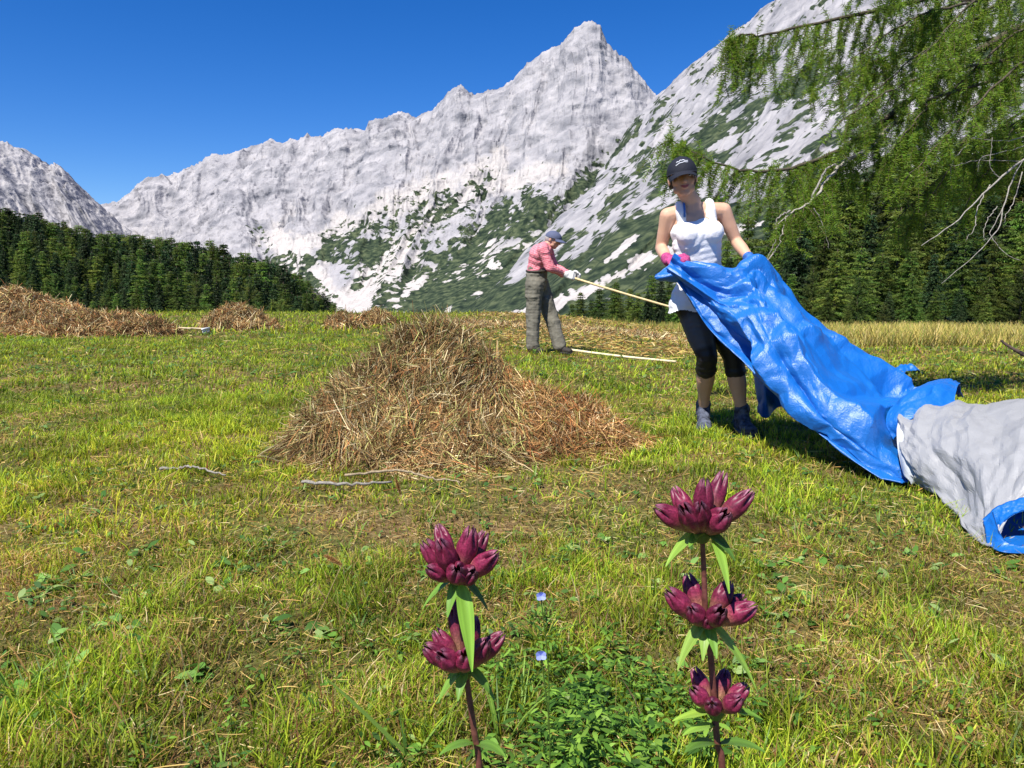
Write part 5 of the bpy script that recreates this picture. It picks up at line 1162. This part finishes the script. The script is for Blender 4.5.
G1 = gentian('tall purple gentian on the right with three tiers of blossoms', base, [base, W(722, 790), W(717, 740), W(711, 660), c2, W(704, 575), c1],
 [(c1, spray([(-.95, -.25, .55, .044, .0105), (-.55, -.75, .75, .046, .011), (-.05, -.30, 1.25, .050, .0105), (.35, -.9, .85, .042, .0125), (.85, -.1, .80, .052, .0105), (.50, .5, 1.1, .050, .010), (-.55, .6, 1.0, .044, .010), (.12, .3, 1.25, .044, .009), (-.25, -.85, .95, .040, .010)])),
  (c2, spray([(-.95, -.2, .95, .044, .0110), (-.55, -.75, .75, .040, .0105), (.10, -.95, .75, .038, .0105), (.85, -.55, .60, .040, .0115), (.62, .2, 1.2, .044, .0105), (-.35, .5, 1.1, .040, .010), (.95, .3, .5, .036, .010), (-.12, -.8, .5, .026, .009)])),
  (c3, spray([(-.80, -.3, .95, .034, .0095), (-.35, -.9, .70, .030, .0095), (.45, -.8, .85, .034, .010), (.85, .0, .75, .032, .0095), (-.5, .6, 1.0, .034, .009), (.4, .6, 1.0, .034, .009)]))],
 [(c1, (-.95, -.45, -.15), .046, .0080, .55, (.24, .40, .055)), (c1, (.60, -.75, .05), .042, .0080, .55, (.06, .13, .02)), (c1+V3(.008, -.012, -.004), (.28, -.75, -.35), .034, .0055, 1.0, (.22, .38, .05)), (c1, (-.6, -.75, -.1), .030, .006, .2), (c1, (.2, .9, .1), .04, .008, .5), (c1, (-.4, -.8, .1), .026, .006, .15, (.25, .40, .06)),
  (c2, (-.85, -.55, -.30), .042, .0075, .75, (.24, .38, .06)), (c2, (.80, -.50, -.35), .060, .0085, .7, (.20, .34, .045)), (c2, (.15, -.9, -.3), .030, .006, .6), (c2, (-.3, -.9, -.3), .030, .006, .7, (.22, .36, .05)),
  (c3+V3(0, 0, -.004), (-.95, -.35, .15), .055, .0065, .15, (.24, .38, .05)), (c3, (.9, -.3, .2), .05, .007, .3), (c3+V3(0, 0, -.02), (-.9, -.5, .25), .048, .006, .2, (.2, .34, .05)), (W(718, 745), (.8, -.5, .6), .06, .008, .4, (.10, .20, .03)), (W(718, 745), (-.8, -.5, .6), .06, .008, .4, (.10, .20, .03))])
Yl = .80
d1, d2 = W(458, 578, Yl), W(465, 667, Yl); bx = W(482, 800, Yl)[0]; base = V3(bx, Yl, g1(bx, Yl))
G2 = gentian('shorter purple gentian on the left with two tiers of blossoms', base, [base, W(480, 790, Yl), W(474, 730, Yl), d2, W(461, 620, Yl), d1],
 [(d1, spray([(-.80, -.2, 1.15, .050, .011), (-.30, -.65, 1.10, .052, .0115), (.30, -.3, 1.30, .056, .0115), (.80, -.55, .75, .048, .011), (.05, -.95, .60, .040, .0120), (-.45, .5, 1.1, .050, .010), (.6, .5, 1.0, .048, .010), (-.65, -.75, .55, .034, .009), (.45, -.9, .55, .036, .011)])),
  (d2, spray([(-.95, -.3, .75, .040, .0115), (-.50, -.8, .75, .042, .0115), (.05, -.9, .95, .042, .0115), (.50, -.6, 1.0, .044, .011), (.85, .0, .85, .044, .0105), (-.3, .5, 1.35, .058, .008), (.2, .6, 1.1, .050, .010), (-.75, .2, 1.0, .042, .010)]))],
 [(d1+V3(.004, -.014, 0), (.22, -.65, -.75), .062, .0085, .55, (.22, .42, .045)), (d1, (-.9, -.3, -.1), .040, .007, .65), (d1, (.85, -.3, -.2), .036, .007, .7, (.07, .15, .025)), (d1, (-.3, -.7, -.5), .030, .006, .6),
  (d2, (-.8, -.5, -.3), .035, .007, .6, (.16, .30, .04)), (d2, (.8, -.5, -.1), .04, .007, .6), (d2, (-.2, -.9, -.3), .03, .006, .5), (W(476, 745, Yl), (.7, -.6, .5), .05, .008, .4), (W(476, 745, Yl), (-.7, -.6, .6), .06, .007, .4)])
# ------------------------------------------------------------------ small blue cranesbills, seed heads, herbs
M_BLUEP = mat_vcol('pale_blue_petal', .6, .3, .35); bl = 'small pale blue meadow flowers'
for (px, py, Y, lab) in [(541, 596, 1.25, 'upper small pale blue flower between the two gentians'), (541, 655, 1.10, 'lower small pale blue flower between the two gentians')]:
    c = A_(px, py, Y); b0 = V3(c[0]+.01, Y+.02, g1(c[0], Y)); o = empty('blue_flower', b0); a = Acc(); tube(a, spline([b0, (b0+c)/2+V3(.01, 0, .02), c], 14)-b0, .0011, (.10, .17, .03), 5); mobj('stem', a.mesh('stem'), M_FLEAF, o)
    for i in range(5):
        an = i*2*PI/5+.4; d = V3(math.cos(an), -.55, math.sin(an)*.8+.35); a = Acc(); n, m = 7, 5; t = np.linspace(0, 1, n)[:, None]; s = np.linspace(-1, 1, m)[None]; d = unit(d); lat = unit(np.cross(d, [0, -1, .3]))
        V = c + (t*.010)[..., None]*d + (.0048*np.sin(PI*(t*.8+.12))*s)[..., None]*lat; a.add(V-b0, grid_quads(n, m), (.36, .42, .85)); mobj('petal', a.mesh('petal'), M_BLUEP, o)
    tag(o, lab, 'blue flower', bl)
M_SEED = mat_vcol('seed_head', .9, .1, .2)
for (px, py, Y, h, lean, lab) in [(398, 486, 2.3, .055, .35, 'fuzzy brown seed head leaning left in front of the big heap'), (477, 466, 2.4, .050, 0, 'upright fuzzy brown seed head in front of the big heap'), (333, 560, 1.7, .045, -1.0, 'tan seed head lying slantwise on the grass left of the gentians')]:
    c = A_(px, py, Y); b0 = V3(c[0]+lean*.1, Y, g1(c[0], Y)); o = empty('seed_head_stalk', b0); top = c+V3(-lean*.4*h, 0, h*.5) if abs(lean) < .9 else c+V3(-h*.45, 0, h*.25); bot = c-V3(-lean*.4*h, 0, h*.5) if abs(lean) < .9 else c+V3(h*.45, 0, -h*.25)
    a = Acc(); tube(a, spline([b0, (b0+bot)/2+V3(.004, 0, .004), bot], 10)-b0, .0014, (.30, .24, .10), 5); mobj('stem', a.mesh('stem'), M_SEED, o)
    a = Acc(); n = 900; t = rng.random(n); ax_ = unit(top-bot); pr = rand_perp(np.tile(ax_, (n, 1))); rad = .007*np.sin(PI*(t*.9+.08))**.6
    p = bot + (top-bot)*t[:, None] - b0; d = unit(pr+ax_*.5); ribbons(a, p, d, rand_perp(d), rad*rng.uniform(.6, 1.3, n), np.full(n, .0012), (1, .4), d*0, np.array([[.52, .32, .12]])*rng.uniform(.5, 1.3, (n, 1)))
    mobj('seed_head', a.mesh('seed_head', smooth=False), M_SEED, o); tag(o, lab, 'seed head')
# lush herb patch round the stems
ha = Acc(); hs = Acc()
def herb(x, y, h, nl, L, pal, wd=.42):
    z0 = g1(x, y); lean = rng.normal(0, .25, 2); n = nl; t = rng.random(n)**.7
    p = np.stack([x+lean[0]*h*t, y+lean[1]*h*t, z0+h*t], -1); a = rng.uniform(0, 2*PI, n); d = unit(np.stack([np.cos(a), np.sin(a), rng.uniform(-.1, .7, n)], -1))
    p = p + d*rng.uniform(.004, .02, (n, 1)); LL = L*rng.uniform(.5, 1.2, n); pal = np.array(pal); c = pal[rng.integers(0, len(pal), n)]*rng.uniform(.7, 1.3, (n, 1))
    b = np.zeros((n, 3)); b[:, 2] = -LL*rng.uniform(.1, .5, n); sd = unit(np.cross(d, [0, 0, 1])+rng.normal(0, .25, (n, 3)))
    ribbons(ha, p, d, sd, LL, LL*wd, (.12, .75, 1, .65, .06), b, c)
HP = [[.09, .20, .024], [.14, .28, .034], [.22, .38, .05], [.05, .12, .018]]
for i in range(250):
    a = rng.normal(0, 1, 2); x = .15+a[0]*.12; y = 1.30+a[1]*.26
    if y < .93 or x < -.05: continue
    herb(x, y, rng.uniform(.03, .14)*(1.1 if y < 1.4 else .6), 18, rng.uniform(.014, .032), HP, rng.uniform(.25, .45))
for i in range(150):
    herb(rng.uniform(-.75, .95), rng.uniform(1.0, 1.9), rng.uniform(.015, .05), 8, .022, HP+[[.2, .30, .07]], .42)
tag(mobj('herb_patch', ha.mesh('herb_patch'), M_GRASS), 'lush low green herbs between the two gentians', 'herbs', kind='stuff')
# longer grass tufts
tf = Acc()
def tuft(x, y, n, h, wd, rad=.03, pal=((.14, .27, .035), (.22, .36, .05), (.09, .19, .03))):
    a = rng.uniform(0, 2*PI, n); px = x+np.cos(a)*rad*rng.random(n); py = y+np.sin(a)*rad*rng.random(n); lean = rng.uniform(.1, .75, n)
    d = unit(np.stack([np.cos(a)*lean, np.sin(a)*lean, np.ones(n)], -1)); L = h*rng.uniform(.5, 1.2, n); b = np.stack([np.cos(a), np.sin(a), -np.ones(n)*.6], -1)*(L*rng.uniform(.15, .6, n))[:, None]
    c = np.array(pal)[rng.integers(0, len(pal), n)]*rng.uniform(.7, 1.25, (n, 1))
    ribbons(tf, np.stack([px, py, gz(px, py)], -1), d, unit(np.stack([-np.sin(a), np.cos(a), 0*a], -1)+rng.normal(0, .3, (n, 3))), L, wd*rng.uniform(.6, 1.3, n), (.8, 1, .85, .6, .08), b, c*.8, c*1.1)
for px, py, n, h in [(20, 700, 26, .09), (45, 690, 22, .08), (75, 715, 22, .07), (190, 700, 14, .05), (130, 740, 16, .05), (10, 740, 20, .07), (410, 765, 16, .09), (440, 740, 14, .09), (500, 745, 18, .12), (520, 720, 18, .11), (860, 640, 20, .06), (880, 660, 16, .05), (700, 765, 14, .07), (830, 740, 14, .05), (960, 700, 16, .05), (250, 640, 10, .04), (490, 600, 18, .10), (520, 580, 16, .09), (540, 640, 16, .10)]:
    q = G(px, py); tuft(q.x, q.y, n, h, .0045)
for i in range(260):
    y = rng.uniform(1.2, 7); tuft(rng.uniform(-.8, .8)*y, y, rng.integers(5, 12), rng.uniform(.035, .07), .0035*(1+y*.15))
b0 = A_(412, 775, 1.0); b0 = np.array(G(415, 766)); b1 = A_(322, 668, 1.25)
a_ = b1-b0; ribbons(tf, b0[None], unit(a_)[None], unit(np.cross(a_, [0, -.5, 1]))[None], np.array([np.linalg.norm(a_)]), np.array([.009]), (.9, 1, 1, .9, .8, .55, .1), V3(0, 0, -.012)[None], np.array([[.30, .46, .07]]))
tag(mobj('grass_tufts', tf.mesh('grass_tufts'), M_GRASS), 'longer green grass tufts standing out of the mown turf', 'grass tufts', kind='stuff')
# sticks and dead leaves
M_STICK = mat_vcol('grey_stick', .9, .15, fine=120)
def stick(l, r0, lab, col=(.24, .22, .19)):
    pts = np.array([tuple(G(px, py)+Vector((0, 0, .012+r0+dz))) for px, py, dz in l]); p = spline(pts, 24); p[1:-1] += rng.normal(size=(22, 3))*.0035; o = p[0].copy(); a = Acc()
    tube(a, p-o, np.linspace(r0, r0*.55, 24)*rng.uniform(.8, 1.2, 24), col, 7); tag(mobj('stick', a.mesh('stick'), M_STICK, loc=o), lab, 'stick')
stick([(160, 477, .01), (185, 475, .02), (200, 477, .02), (226, 482, .01)], .007, 'grey weathered stick on the grass left of the big hay heap')
stick([(302, 489, .01), (330, 493, .02), (362, 493, .02), (392, 492, .01)], .008, 'grey stick at the foot of the big hay heap')
stick([(345, 487, .03), (395, 484, .04), (430, 487, .02), (460, 490, .01)], .006, 'thin tan stick just in front of the big hay heap', (.28, .22, .14))
stick([(1040, 372, .05), (1015, 362, .12), (1000, 356, .2)], .03, 'dark dead branch on the shaded ground at the right edge', (.09, .06, .045))
